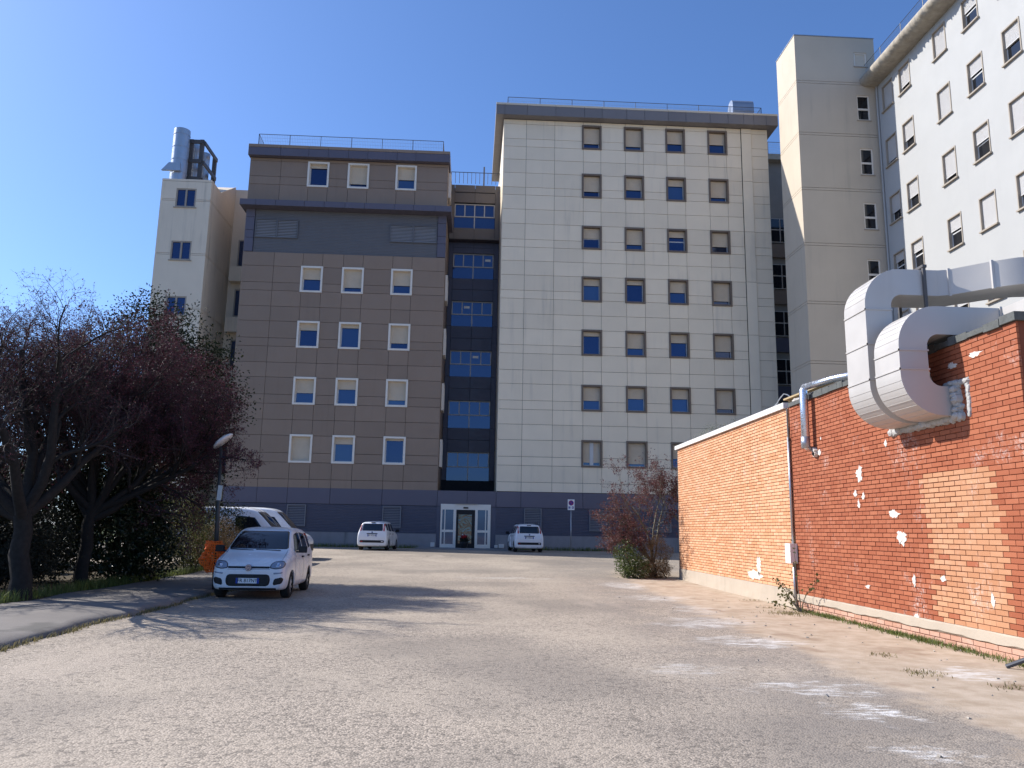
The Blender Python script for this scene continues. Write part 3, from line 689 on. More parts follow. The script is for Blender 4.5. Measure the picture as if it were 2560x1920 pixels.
def brick_wall(root, ya, yb, zrows, pitch, joint, matfn, near, mats):
    """bricks along the wall; the 300 nearest the camera are parts, the rest one joined part"""
    cells = []
    for r_, (za, zb) in enumerate(zrows):
        y = ya-(pitch/2 if r_ % 2 else 0)
        while y < yb-.01:
            a, b = max(y, ya), min(y+pitch, yb)
            if b-a > .05: cells.append((a+joint/2, b-joint/2, za+joint/2, zb-joint/2, matfn((a+b)/2, (za+zb)/2)))
            y += pitch
    full = pitch-joint
    cand = [i for i, c in enumerate(cells) if abs((c[1]-c[0])-full) < .003 and near(c)]
    cand.sort(key=lambda i: (cells[i][0]**2+AX**2+(cells[i][2]-1.6)**2)); parts = set(cand[:300])
    meshes = {}
    V, F, T, MI = [], [], [], []
    for i, (a, b, za, zb, mi) in enumerate(cells):
        dx = rnd.uniform(-.0025, .0025)
        if i in parts:
            h = round(zb-za, 4)
            if (mi, h) not in meshes:
                w = full/2; e = .003; q = MB()
                q.v = [(0, -w, -h/2), (0, w, -h/2), (0, w, h/2), (0, -w, h/2), (.03, -w, -h/2), (.03, w, -h/2), (.03, w, h/2), (.03, -w, h/2), (-e, -w+e, -h/2+e), (-e, w-e, -h/2+e), (-e, w-e, h/2-e), (-e, -w+e, h/2-e)]
                q.face(8, 9, 10, 11)
                for k in range(4): j = (k+1) % 4; q.face(k, j, 8+j, 8+k); q.face(k, 4+k, 4+j, j)
                meshes[mi, h] = q.mesh('brick', mats[mi])
            add('brick', meshes[mi, h], root, (AX+dx, (a+b)/2, (za+zb)/2))
        else:
            k = len(V); x0, x1 = AX+dx, AX+.03; e = .003
            V += [(x0-e, a+e, za+e), (x0-e, b-e, za+e), (x0-e, b-e, zb-e), (x0-e, a+e, zb-e), (x1, a, za), (x1, b, za), (x1, b, zb), (x1, a, zb)]
            T += [rnd.random()]*8
            for q in ((0, 3, 2, 1), (0, 1, 5, 4), (1, 2, 6, 5), (2, 3, 7, 6), (3, 0, 4, 7)): F.append([k+z for z in q]); MI.append(mi)
    o = add('bricks', np_mesh('bricks', np.array(V), np.array(F), None, attr=T, mats=mats, mi=MI), root); o['kind'] = 'stuff'
course = .0767
ra = thing('brick_annex', 'red painted brick annex with white plaster patches, nearest the camera on the right', 'building', (9, 13.5, 0))
def red_mat(y, z):
    if z < .22: return 2
    if 10.44+(.18 if z > 2 else 0) < y < 12.15+.10*(z-.4) and z < 2.60: return 0 if rnd.random() < .05 else 1
    if z < 1.0 and y < 14 and rnd.random() < .06: return 1
    return 0
zr = [(.36+course*i, .36+course*(i+1)) for i in range(53)]
zlow = [(-.03+.0767*i, -.03+.0767*(i+1)) for i in range(3)]
brick_wall(ra, 9.85, 17.46, zr+zlow, .272, .0085, red_mat, lambda c: True, [red_b, pale_b, pink_b])
MB().box(AX+.012, AX+.3, 9.86, 17.5, -.2, 4.43).build('wall', mort_r, ra)
MB().box(AX+.3, 22, 9.87, 17.5, -.2, 4.40).build('wall', mort_r, ra)
# end wall facing the camera, in brick courses
ew = MB()
for r_, (za, zb) in enumerate(zr):
    x = AX+.32-(.136 if r_ % 2 else 0)
    while x < 12:
        ew.box(max(x, AX+.31), x+.262, 9.845, 9.87, za+.004, zb-.004); x += .272
o = ew.build('bricks', red_b, ra); o['kind'] = 'stuff'
# concrete ledge
q = MB(); N = 40
for j in range(N+1):
    y = 9.85+7.62*j/N
    for dx, z in ((.01, .365), (-.022, .345+.008*math.sin(y*7)), (-.024, .225+.012*math.sin(y*3.3)+.008*math.sin(y*11)), (.01, .20)): q.v.append((AX+dx, y, z))
for j in range(N):
    for i in range(3): q.face(j*4+i, j*4+i+1, j*4+i+5, j*4+i+4)
q.build('plinth_ledge', annexpl, ra)
# ragged roof felt edge
q = MB(); r2 = random.Random(5); y = 9.81
while y < 17.4:
    L = r2.uniform(.18, .4); q.box(AX-.03-r2.uniform(0, .02), AX+.4, y, min(y+L-.01, 17.44), 4.425+r2.uniform(-.012, .01), 4.52+r2.uniform(-.02, .03)); y += L
q.build('roof_edge', roofedge, ra)
MB().box(AX+.4, 22, 9.83, 17.5, 4.40, 4.47).build('roof', roofedge, ra)
# plaster patches
patch_m = plain('white_plaster', (.64, .59, .53), .9, .12, 8., bump=.6)
for (cy, cz, ry, rz_, seed) in ((14.35, 2.72, .13, .17, 1), (14.55, 2.38, .07, .06, 2), (14.25, 2.32, .06, .06, 3), (14.45, 2.18, .05, .08, 4), (13.25, 1.98, .17, .085, 5), (13.05, 1.58, .16, .15, 6),
                                 (12.75, .92, .055, .12, 7), (11.95, 1.0, .09, .045, 8), (12.75, .38, .08, .035, 9), (10.82, .78, .045, .10, 10), (11.3, 4.12, .12, .05, 11), (10.75, 4.17, .16, .05, 12), (14.3, .72, .09, .04, 13), (16.0, 3.27, .10, .07, 14), (13.35, 3.18, .05, .06, 15), (11.9, 4.02, .06, .10, 16), (15.9, 3.55, .03, .03, 17)):
    r2 = random.Random(seed); n = 30
    pts = [(cy+ry*math.cos(a)*r2.uniform(.55, 1.1)*(1+.25*math.sin(3*a+seed)), cz+rz_*math.sin(a)*r2.uniform(.6, 1.1)*(1+.2*math.cos(2*a+seed))) for a in [2*math.pi*i/n for i in range(n)]]
    MB().prism(pts, lambda u, v, d: (d, u, v), AX-.009-.001*seed % .004, AX+.004).build('plaster_patch', patch_m, ra)

oa = thing('brick_annex', 'orange brick annex with white roof coping, farther back along the right wall', 'building', (9, 22, 0))
zo = [(.43+course*i, .43+course*(i+1)) for i in range(52)]
brick_wall(oa, 17.56, 27.3, zo, .33, .014, lambda y, z: 0, lambda c: True, [oran_b])
MB().box(AX+.012, AX+.3, 17.55, 27.31, -.2, 4.43).build('wall', mort_o, oa)
MB().box(AX+.3, 22, 17.55, 27.3, -.2, 4.40).build('wall', mort_o, oa)
q = MB(); N = 40
for j in range(N+1):
    y = 17.5+9.85*j/N
    for dx, z in ((.01, .432), (-.014, .425), (-.018+.006*math.sin(y*4), .2), (-.03+.012*math.sin(y*6), -.1)): q.v.append((AX+dx, y, z))
for j in range(N):
    for i in range(3): q.face(j*4+i, j*4+i+1, j*4+i+5, j*4+i+4)
q.build('plinth', annexpl, oa)
MB().box(AX-.07, AX+.25, 17.62, 27.42, 4.43, 4.56).build('coping', coping_w, oa)
MB().box(AX+.25, 22, 17.6, 27.3, 4.40, 4.5).build('roof', roofedge, oa)
MB().box(AX+.0, AX+.06, 27.31, 27.36, 0, 4.4).build('corner_strip', rust, oa)
for (cy, cz, ry, rz_, seed) in ((20.1, .62, .55, .12, 21), (19.75, .85, .16, .22, 22)):
    r2 = random.Random(seed); n = 40
    pts = [(cy+ry*math.cos(a)*r2.uniform(.6, 1.2), max(.44, cz+rz_*math.sin(a)*r2.uniform(.6, 1.2))) for a in [2*math.pi*i/n for i in range(n)]]
    MB().prism(pts, lambda u, v, d: (d, u, v), AX-.0055, AX+.004).build('plaster_patch', patch_m, oa)
# cable lying along the coping
q = MB(); pts = []
for i in range(40):
    u = i/39; y = 17.6+9.6*u; pts.append((AX+.12+.05*math.sin(u*9), y, 4.575+.06*abs(math.sin(u*7))*(1-u)+(.25*math.exp(-((u-.05)/.05)**2))))
tagit(q.tube(pts, .014, 5).build('roof_cable', steel), 'loose grey cable lying along the white coping of the orange annex', 'cable')
# planks and rubble on the roof corner
wood = plain('weathered_wood', (.50, .37, .20), .8, .2, 6.)
pk = thing('roof_planks', 'pale wooden boards left on the roof edge where the two annexes meet', 'planks', (7.4, 17.2, 4.5))
for i, (a, b) in enumerate((((7.05, 17.5, 4.6), (7.5, 16.1, 4.78)), ((7.15, 17.5, 4.56), (7.75, 16.2, 4.70)))):
    a, b = Vector(a), Vector(b); d = (b-a).normalized(); s_ = d.cross(Vector((0, 0, 1))).normalized(); u_ = s_.cross(d)
    MB().obox((a+b)/2, .14, (b-a).length, .035, Matrix((s_, d, u_)).transposed()).build('plank', wood, pk)
q = MB(); r2 = random.Random(9)
for i in range(9): q.obox((7.1+r2.uniform(0, .2), 16.7+r2.uniform(0, .75), 4.53), r2.uniform(.06, .14), r2.uniform(.08, .16), .05, Matrix.Rotation(r2.uniform(0, 3), 3, 'Z'))
q.build('mortar_rubble', patch_m, pk)

# ================================================================== DUCTS
duct_m = plain('duct_sheet', (.50, .475, .445), .42, .08, 1.2, metal=.1, spec=.4, streak=.35, streakcol=(.33, .31, .29))
def arc(cx, cz, r_, a0, a1, n=14): return [(cx+r_*math.cos(a0+(a1-a0)*i/n), cz+r_*math.sin(a0+(a1-a0)*i/n)) for i in range(n+1)]
def duct(name, label, x0, zb, zt, th, xr, y0, y1):
    ro, ri = .62, .62-th; pi = math.pi
    out = [(AX+.02, zb)]+arc(x0+ro, zb+ro, ro, 1.5*pi, pi)+arc(x0+ro, zt-ro, ro, pi, .5*pi)+[(xr, zt)]
    inn = [(AX+.02, zb+th)]+arc(x0+ro, zb+ro, ri, 1.5*pi, pi)+arc(x0+ro, zt-ro, ri, pi, .5*pi)+[(xr, zt-th)]
    root = thing(name, label, 'duct', (AX, (y0+y1)/2, zb))
    MB().strip(out, inn, lambda u, v, d: (u, d, v), y0, y1).build('duct_bend', duct_m, root, angle=R(28))
    e = .014
    for z in [zb+ro+.05+(zt-zb-2*ro-.1)*k for k in ((0.05, .95) if zt-zb < 2 else (.02, .5, .98))]:
        q = MB()
        q.box(x0-e, x0+.001, y0-e, y1+e, z-.012, z+.012).box(x0-e, x0+th+e, y0-e, y0+.001, z-.012, z+.012).box(x0-e, x0+th+e, y1-.001, y1+e, z-.012, z+.012)
        q.build('seam', duct_m, root)
    q = MB()
    for cz, a0 in ((zb+ro, 1.5*pi), (zt-ro, pi)):
        for k in range(1, 9):
            a = a0-(pi/2)*k/9; M = Matrix.Rotation(-a, 3, 'Y')
            q.obox((x0+ro+(ro+.001)*math.cos(a), (y0+y1)/2, cz+(ro+.001)*math.sin(a)), .006, y1-y0-.02, .007, M)
    q.build('stiffening_ribs', duct_m, root)['kind'] = 'stuff'
    return root
d1 = duct('ventilation_duct', 'nearer pale metal duct looping out of the red brick wall and over its roof', 6.30, 3.37, 5.03, .435, 8.0, 11.3, 12.03)
MB().box(7.93, 8.65, 8.4, 12.03, 4.59, 5.028).build('duct_run', duct_m, d1); MB().box(7.9, 7.935, 11.28, 11.32, 4.57, 5.05).build('seam', duct_m, d1)
d2 = duct('ventilation_duct', 'farther taller pale metal duct rising behind the nearer one and bending along the roof', 6.30, 3.37, 5.92, .435, 7.55, 12.22, 12.95)
nearp = [(7.54, 12.22), (7.7, 12.16), (8.13, 11.70), (8.42, 11.48), (8.8, 11.40), (11, 11.40)]
farp = [(7.54, 12.95), (7.88, 12.93), (8.47, 12.33), (8.75, 12.17), (9.0, 12.12), (11, 12.12)]
MB().strip(nearp, farp, lambda u, v, d: (u, v, d), 5.487, 5.918).build('duct_run', duct_m, d2, angle=R(50))
for i in (1, 2):
    (a, b) = nearp[i]; MB().box(a-.02, a+.02, b-.02, b+.02, 5.47, 5.935).build('seam', duct_m, d2)
q = MB(); q.box(7.28, 7.33, 12.17, 12.21, 4.5, 5.95).box(7.28, 7.33, 12.96, 13.0, 4.5, 5.95).box(7.27, 7.34, 12.15, 13.02, 5.95, 5.99); q.build('support_post', rust, d2)
q = MB(); q.box(6.72, 6.76, 12.98, 13.02, 4.45, 5.5).box(6.95, 7.0, 13.0, 13.06, 4.45, 5.5); q.build('support_post', steel, d2)
# mortar collar where the ducts enter the wall
r2 = random.Random(12); q = MB()
def blob(y, z, ry, rz_, dep):
    n = 12; ring = [(y+ry*math.cos(a)*r2.uniform(.8, 1.15), z+rz_*math.sin(a)*r2.uniform(.8, 1.15)) for a in [2*math.pi*i/n for i in range(n)]]
    k = len(q.v); q.v += [(AX+.004, u, v) for u, v in ring]+[(AX-dep*.7, y+(u-y)*.75, z+(v-z)*.75) for u, v in ring]+[(AX-dep, y, z)]
    for i in range(n): j = (i+1) % n; q.face(k+i, k+j, k+n+j, k+n+i); q.face(k+n+i, k+n+j, k+2*n)
for i in range(26):
    y = 11.15+1.95*i/25; blob(y, 3.34+r2.uniform(-.02, .02), .09, .07, r2.uniform(.04, .1))
for i in range(12): blob(11.22+r2.uniform(-.03, .03), 3.36+.48*i/11, .11, .06, r2.uniform(.05, .12))
for i in range(5): blob(11.02+.1*i, 3.84+r2.uniform(-.02, .02), .1, .05, r2.uniform(.04, .09))
for i in range(10): blob(10.98+r2.uniform(-.02, .02), 3.36+.48*i/9, .05, .06, .03)
tagit(q.build('mortar_collar', plain('grey_mortar', (.42, .41, .39), .95, .2, 7., bump=.8), None), 'rough grey mortar collar around the duct openings in the red wall', 'mortar')
# insulated pipe
foil = plain('foil_jacket', (.72, .73, .76), .28, .15, 9., metal=.9, bump=.5)
pp = thing('insulated_pipe', 'short silver foil-wrapped pipe bent over the roof edge into the red wall', 'pipe', (7.0, 16.2, 3.3))
MB().tube([(7.02, 16.25, 3.36), (6.93, 16.25, 3.42), (6.93, 16.25, 4.6), (6.96, 16.25, 4.67)], [.07, .085, .085, .075], 12).build('pipe_run', foil, pp, smooth=True)
MB().tube([(6.93, 16.25, 4.66), (7.3, 15.6, 4.74), (7.9, 14.6, 4.78)], .07, 10).build('pipe_run', foil, pp, smooth=True)
MB().tube([(6.925, 16.25, 3.38), (6.925, 16.25, 3.62)], .093, 12).build('pipe_collar', steel, pp, smooth=True)
q = MB(); r2 = random.Random(4)
for i in range(5): q.obox((7.06, 16.2+r2.uniform(-.12, .12), 3.3+r2.uniform(-.06, .1)), .08, .1, .08, Matrix.Rotation(r2.uniform(0, 2), 3, 'X'))
q.build('mortar', patch_m, pp)
# conduit with junction box
cd = thing('conduit', 'thin grey conduit with a white junction box between the orange and red walls', 'conduit', (7.05, 17.5, .1))
MB().tube([(7.05, 17.46, .1), (7.05, 17.46, 1.0)], .032, 8).build('conduit_pipe', steel, cd, smooth=True)
MB().tube([(7.05, 17.46, 1.42), (7.05, 17.46, 3.75)], .032, 8).build('conduit_pipe', steel, cd, smooth=True)
MB().tube([(7.075, 17.53, .2), (7.075, 17.53, 4.4)], .02, 8).build('conduit_pipe', rust, cd, smooth=True)
MB().box(6.93, 7.09, 17.33, 17.62, 1.0, 1.42).build('junction_box', coping_w, cd)
MB().tube([(7.04, 17.4, 3.95), (7.04, 17.42, 3.7), (7.06, 17.5, 3.5)], .012, 5).build('cable', rust, cd)
# dark metal strut at the right edge of the picture
tagit(MB().tube([(6.62, 9.95, gz(9)+.02), (6.95, 9.55, .32)], .028, 8).build('metal_strut', iron), 'dark metal strut leaning at the foot of the red wall, right picture edge', 'strut')

# ================================================================== CARS
paint = plain('white_car_paint', (.74, .75, .76), .22, .02, 1., spec=.6)
trim = plain('black_trim', (.012, .012, .014), .55, .1, 5.)
tyre_m = plain('tyre', (.018, .018, .018), .85, .15, 9.)
rim_m = plain('wheel_cover', (.45, .46, .48), .35, .1, 4., metal=.5)
lamp_m = plain('lamp_lens', (.22, .26, .33), .06, .1, 12., spec=.8)
red_m = plain('tail_lens', (.35, .012, .018), .15, .1, 6., spec=.7)
amber_m = plain('reverse_lens', (.62, .55, .52), .15, .05, 6.)
plate_m = plain('plate_white', (.75, .76, .76), .4, .03); blue_m = plain('plate_blue', (.01, .05, .33), .4, .05); ink = plain('plate_ink', (.01, .01, .012), .5, .05)
logo_b = plain('badge_blue', (.02, .04, .14), .3, .1); chrome = plain('chrome', (.7, .7, .72), .15, .05, metal=1.)
inter = plain('car_underside', (.01, .01, .01), .9, .1)
def body_mesh(st, arches, wr_, xs_round=.0):
    """loft half sections (x, w, zb, belt, ztop, wg) and cut the wheel arches"""
    rings = []
    for (x, w, zb, belt, zt, wg_) in st:
        up_ = zt-belt
        h = [(0, zb), (.82*w, zb), (w-.035, zb+.03), (w-.004, zb+.13), (w, zb+.3*(belt-zb)+.06), (w-.004, zb+.72*(belt-zb)), (w-.02, belt-.02), (w-.045, belt+.02*min(1, up_/.1)),
             (wg_+(w-.045-wg_)*.5, belt+up_*.52), (wg_, belt+up_*.86), (wg_-.035, belt+up_*.95), (wg_-.14, zt-.008), (wg_*.5, zt+.004), (0, zt+.01)]
        rings.append([(x, y, z) for y, z in h]+[(x, -y, z) for y, z in h[-2:0:-1]])
    q = MB(); n = len(rings[0]); H = 14
    for r_ in rings: q.v += r_
    for a in range(len(rings)-1):
        for j in range(n): q.face(a*n+j, a*n+(j+1) % n, (a+1)*n+(j+1) % n, (a+1)*n+j)
    for a in (0, len(rings)-1):
        o = a*n
        q.face(o, o+1, o+n-1)
        for i in range(1, H-2): q.face(o+i, o+i+1, o+n-i-1, o+n-i)
        q.face(o+H-2, o+H-1, o+n-H+2)
    me = q.mesh('body_cage', paint, smooth=True)
    ob = bpy.data.objects.new('tmp', me); COL.objects.link(ob)
    md = ob.modifiers.new('s', 'SUBSURF'); md.levels = 2; md.render_levels = 2
    dg = bpy.context.evaluated_depsgraph_get(); sm = bpy.data.meshes.new_from_object(ob.evaluated_get(dg))
    bvh = BVHTree.FromPolygons([v.co.copy() for v in sm.vertices], [tuple(p.vertices) for p in sm.polygons])
    ob.modifiers.clear(); ob.data = sm
    cut = []
    for ax in arches:
        c_ = MB().tube([(ax, -1.3, wr_*.97), (ax, 1.3, wr_*.97)], wr_*1.13, 28).mesh('cut', trim)
        co = bpy.data.objects.new('cut', c_); COL.objects.link(co); cut.append(co)
        b = ob.modifiers.new('b', 'BOOLEAN'); b.operation = 'DIFFERENCE'; b.object = co; b.solver = 'EXACT'
    dg = bpy.context.evaluated_depsgraph_get(); fin_ = bpy.data.meshes.new_from_object(ob.evaluated_get(dg))
    for o in cut+[ob]: bpy.data.objects.remove(o)
    fin_.materials.clear(); fin_.materials.append(paint); fin_.polygons.foreach_set('material_index', [0]*len(fin_.polygons))
    fin_.shade_smooth(); fin_.set_sharp_from_angle(angle=R(32)); fin_.name = 'body'
    return fin_, bvh
def rpoly(pts, r_=.03, n=4):
    """round the corners of a polygon"""
    out = []
    for i, p in enumerate(pts):
        p = Vector(p); a = Vector(pts[i-1]); b = Vector(pts[(i+1) % len(pts)])
        ra_ = min(r_, (a-p).length*.45, (b-p).length*.45)
        p0, p1 = p+(a-p).normalized()*ra_, p+(b-p).normalized()*ra_
        for k in range(n+1): t_ = k/n; out.append(tuple((1-t_)**2*p0+2*t_*(1-t_)*p+t_*t_*p1))
    return out
def patch(bvh, poly, axis, off, nr=12, nc=14, depth=.03):
    """a panel that follows the body: outline given in (u,z), projected along -axis"""
    vs = [p[1] for p in poly]; v0, v1 = min(vs), max(vs); q = MB(); grid = []
    def hit(u, v):
        if axis == 'x': o, d = Vector((4, u, v)), Vector((-1, 0, 0))
        elif axis == '-x': o, d = Vector((-4, u, v)), Vector((1, 0, 0))
        else:
            s_ = 1 if axis == 'y' else -1; o, d = Vector((u, 3*s_, v)), Vector((0, -s_, 0))
        l_, n_, i_, t_ = bvh.ray_cast(o, d)
        if l_ is None: return None
        if n_.dot(d) > 0: n_ = -n_
        return l_, n_
    for r_ in range(nr+1):
        v = v0+(v1-v0)*(.004+.992*r_/nr); xs_ = []
        for i in range(len(poly)):
            (a, b), (c_, d) = poly[i], poly[(i+1) % len(poly)]
            if (b <= v < d) or (d <= v < b): xs_.append(a+(c_-a)*(v-b)/(d-b))
        if len(xs_) < 2: continue
        u0, u1 = min(xs_), max(xs_); row = []
        for c_ in range(nc+1):
            h = hit(u0+(u1-u0)*c_/nc, v); row.append(h)
        if all(row): grid.append(row)
    nr = len(grid)-1; w = nc+1
    for k_, of in ((0, off), (1, off-depth)):
        for row in grid: q.v += [tuple(l_+n_*of) for l_, n_ in row]
    for r_ in range(nr):
        for c_ in range(nc): q.face(r_*w+c_, r_*w+c_+1, (r_+1)*w+c_+1, (r_+1)*w+c_)
    o = (nr+1)*w
    loop = [c_ for c_ in range(w)]+[r_*w+nc for r_ in range(1, nr+1)]+[nr*w+c_ for c_ in range(nc-1, -1, -1)]+[r_*w for r_ in range(nr-1, 0, -1)]
    for i in range(len(loop)): a, b = loop[i], loop[(i+1) % len(loop)]; q.face(a, b, b+o, a+o)
    return q
def mir(poly): return [(-u, v) for u, v in poly][::-1]
def text_mesh(txt, size, mat, name='lettering'):
    cu = bpy.data.curves.new('t', 'FONT'); cu.body = txt; cu.size = size; cu.align_x = 'CENTER'; cu.align_y = 'CENTER'; cu.extrude = .002; cu.resolution_u = 2
    ob = bpy.data.objects.new('t', cu); COL.objects.link(ob)
    me = bpy.data.meshes.new_from_object(ob.evaluated_get(bpy.context.evaluated_depsgraph_get()))
    bpy.data.objects.remove(ob); me.materials.clear(); me.materials.append(mat); me.name = name; return me
def wheel(root, x, y, r_, w=.19):
    s_ = 1 if y > 0 else -1
    pr = [(r_*.62, 0), (r_*.9, 0), (r_*.985, .02), (r_, .045), (r_, w-.045), (r_*.985, w-.02), (r_*.9, w), (r_*.62, w)]
    q = MB(); n = 28
    for i in range(n):
        a = 2*math.pi*i/n
        for rr, d in pr: q.v.append((rr*math.cos(a), s_*(d-w), rr*math.sin(a)))
    k = len(pr)
    for i in range(n):
        for j in range(k-1): q.face(i*k+j, i*k+j+1, ((i+1) % n)*k+j+1, ((i+1) % n)*k+j)
    o = q.build('wheel', tyre_m, root, smooth=True, loc=(x, y, r_))
    q = MB(); ns = 7
    q.tube([(0, -s_*.035, 0), (0, -s_*.05, 0)], r_*.64, 28)
    for i in range(ns):
        a = 2*math.pi*i/ns; M = Matrix.Rotation(-a, 3, 'Y')
        q.obox(M @ Vector((r_*.36, -s_*.028, 0)), r_*.5, .03, r_*.13, M)
    q.tube([(0, -s_*.02, 0), (0, -s_*.01, 0)], r_*.14, 12)
    q.build('wheel_cover', rim_m, o)
    q = MB()
    for i in range(ns):
        a = 2*math.pi*(i+.5)/ns; q.tube([(r_*.42*math.cos(a), -s_*.034, r_*.42*math.sin(a)), (r_*.42*math.cos(a), -s_*.031, r_*.42*math.sin(a))], r_*.1, 8)
    q.build('wheel_slot', trim, o)
def make_hatchback(label, loc, rot, plate_front, plate_rear, rails, group, details=True):
    root = thing('parked_car', label, 'car', loc, group, rot)
    st = [(-1.828, .70, .34, .58, .66, .60), (-1.815, .765, .25, .70, .80, .68), (-1.775, .79, .22, .86, .99, .70), (-1.71, .80, .20, .93, 1.20, .665), (-1.63, .803, .19, .965, 1.42, .615), (-1.52, .805, .19, .975, 1.475, .60), (-1.2, .81, .18, .975, 1.51, .605),
          (-.6, .812, .18, .965, 1.535, .61), (-.1, .812, .18, .955, 1.53, .61), (.2, .812, .18, .945, 1.49, .612), (.42, .812, .18, .935, 1.395, .622), (.7, .812, .18, .92, 1.215, .65), (.93, .812, .18, .905, 1.05, .68), (1.03, .81, .18, .895, .985, .69),
          (1.3, .805, .18, .85, .915, .69), (1.55, .785, .18, .79, .845, .68), (1.68, .76, .19, .72, .775, .66), (1.76, .70, .21, .64, .70, .60), (1.80, .62, .27, .56, .61, .52)]
    if 'h' not in CARS: CARS['h'] = body_mesh(st, (1.13, -1.17), .29)
    me, bvh = CARS['h']
    body = add('body', me, root)
    MB().box(-1.6, 1.55, -.62, .62, .20, .55).build('underbody', inter, root)
    def P_(name, poly, axis, off, mat, parent=root, nr=12, nc=14, key=None):
        k = ('h', name, axis, round(poly[0][0], 3), round(poly[0][1], 3))
        if k not in CARS: CARS[k] = patch(bvh, poly, axis, off, nr, nc).mesh(name, mat, smooth=True)
        return add(name, CARS[k], parent)
    P_('windscreen', rpoly([(-.66, 1.045), (.66, 1.045), (.545, 1.44), (-.545, 1.44)], .05), 'x', .004, car_glass, nr=18, nc=20)
    P_('rear_window', rpoly([(-.56, 1.02), (.56, 1.02), (.53, 1.40), (-.53, 1.40)], .05), '-x', .004, car_glass)
    for s_ in ('y', '-y'):
        P_('side_window', rpoly([(.66, .985), (.28, 1.36), (.1, 1.41), (-.28, 1.42), (-.28, .99)], .05), s_, .004, car_glass)
        P_('side_window', rpoly([(-.36, .99), (-.36, 1.42), (-1.0, 1.405), (-1.08, 1.0)], .05), s_, .004, car_glass)
        P_('side_window', rpoly([(-1.17, 1.03), (-1.12, 1.39), (-1.46, 1.36), (-1.52, 1.05)], .05), s_, .004, car_glass)
        sg = 1 if s_ == 'y' else -1
        hd = MB().box(-.2, -.06, sg*.815-.02, sg*.815+.02, .84, .875).build('door_handle', trim, root); hd2 = MB().box(-1.02, -.88, sg*.815-.02, sg*.815+.02, .85, .885).build('door_handle', trim, root)
        for a, b in ((.74, .745), (-.32, -.315), (-1.12, -1.115)): P_('door_seam', [(a-.003, .27), (b+.003, .27), (b+.003, .95), (a-.003, .95)], s_, .002, trim, nr=6, nc=1)
        P_('rub_strip', rpoly([(-.62, .50), (.55, .50), (.55, .56), (-.62, .56)], .02), s_, .012, trim, nr=2, nc=8) if False else None
        mrr = MB(); mrr.obox((.62, sg*.93, 1.04), .11, .19, .15, Matrix.Rotation(sg*R(8), 3, 'Z')).obox((.64, sg*.82, .985), .06, .1, .04, Matrix.Identity(3))
        bmm = mrr.mesh('mirror', trim); mo = add('mirror', bmm, root); mo.modifiers.new('b', 'BEVEL').width = .03; mo.modifiers['b'].segments = 3
    # front
    gr = P_('grille', rpoly([(-.43, .285), (.43, .285), (.47, .40), (.44, .535), (-.44, .535), (-.47, .40)], .09), 'x', .006, trim)
    P_('upper_grille', rpoly([(-.44, .655), (.44, .655), (.44, .695), (-.44, .695)], .015), 'x', .006, trim, nr=3)
    for sg in (1, -1):
        A_ = rpoly([(.435, .655), (.58, .638), (.715, .665), (.75, .74), (.70, .815), (.55, .81), (.455, .755)], .05); hl = P_('headlight', A_ if sg > 0 else mir(A_), 'x', .006, trim)
        A_ = rpoly([(.45, .668), (.58, .652), (.705, .678), (.736, .74), (.69, .80), (.555, .795), (.47, .75)], .05); P_('headlight_lens', A_ if sg > 0 else mir(A_), 'x', .011, lamp_m, hl)
        A_ = rpoly([(.565, .68), (.65, .68), (.65, .76), (.565, .76)], .04); P_('reflector', A_ if sg > 0 else mir(A_), 'x', .015, chrome, hl, 6, 6)
        B_ = rpoly([(.53, .535), (.71, .555), (.71, .585), (.53, .575)], .012); P_('running_light', B_ if sg > 0 else mir(B_), 'x', .006, lamp_m, nr=3, nc=6)
        C_ = rpoly([(.52, .30), (.70, .335), (.735, .44), (.70, .475), (.55, .45)], .05); P_('fog_recess', C_ if sg > 0 else mir(C_), 'x', .006, trim, nr=6, nc=6)
        D_ = rpoly([(.585, 1.0), (.665, 1.0), (.635, 1.40), (.575, 1.40)], .03); P_('tail_light', D_ if sg > 0 else mir(D_), '-x', .008, red_m, nr=10, nc=4)
        E_ = rpoly([(.595, 1.15), (.625, 1.15), (.612, 1.31), (.585, 1.31)], .012); P_('reversing_lens', E_ if sg > 0 else mir(E_), '-x', .012, amber_m, nr=4, nc=2)
    P_('lower_lip', rpoly([(-.6, .215), (.6, .215), (.6, .25), (-.6, .25)], .012), 'x', .01, trim, nr=2)
    q = MB().tube([(1.79, 0, .672), (1.825, 0, .672)], .068, 24); lg = q.build('badge', logo_b, root); q = MB().tube([(1.824, 0, .672), (1.83, 0, .672)], .056, 24); q.build('badge_ring', chrome, lg)
    q = MB().tube([(1.829, 0, .672), (1.833, 0, .672)], .049, 24); q.build('badge_face', logo_b, lg)
    q = MB()
    for i, y in enumerate((-.03, -.012, .006, .024)): q.box(1.832, 1.836, y-.003, y+.003, .648, .696)
    q.build('badge_mark', chrome, lg)
    def plate(txt, x, z, sgn):
        o = MB().box(min(x, x+sgn*.012), max(x, x+sgn*.012), -.24 if sgn > 0 else -.255, .24 if sgn > 0 else .255, z-.055, z+.055).build('number_plate', plate_m, root)
        for s2 in (-1, 1): MB().box(min(x+sgn*.012, x+sgn*.0145), max(x+sgn*.012, x+sgn*.0145), s2*.22-.022, s2*.22+.022, z-.055, z+.055).build('plate_band', blue_m, o)
        l_ = add('plate_lettering', text_mesh(txt, .108, ink), o, (x+sgn*.0135, 0, z)); l_.rotation_euler = (R(90), 0, R(90 if sgn > 0 else -90)); l_.scale = (.92, 1, 1)
    plate(plate_front, 1.815, .40, 1)
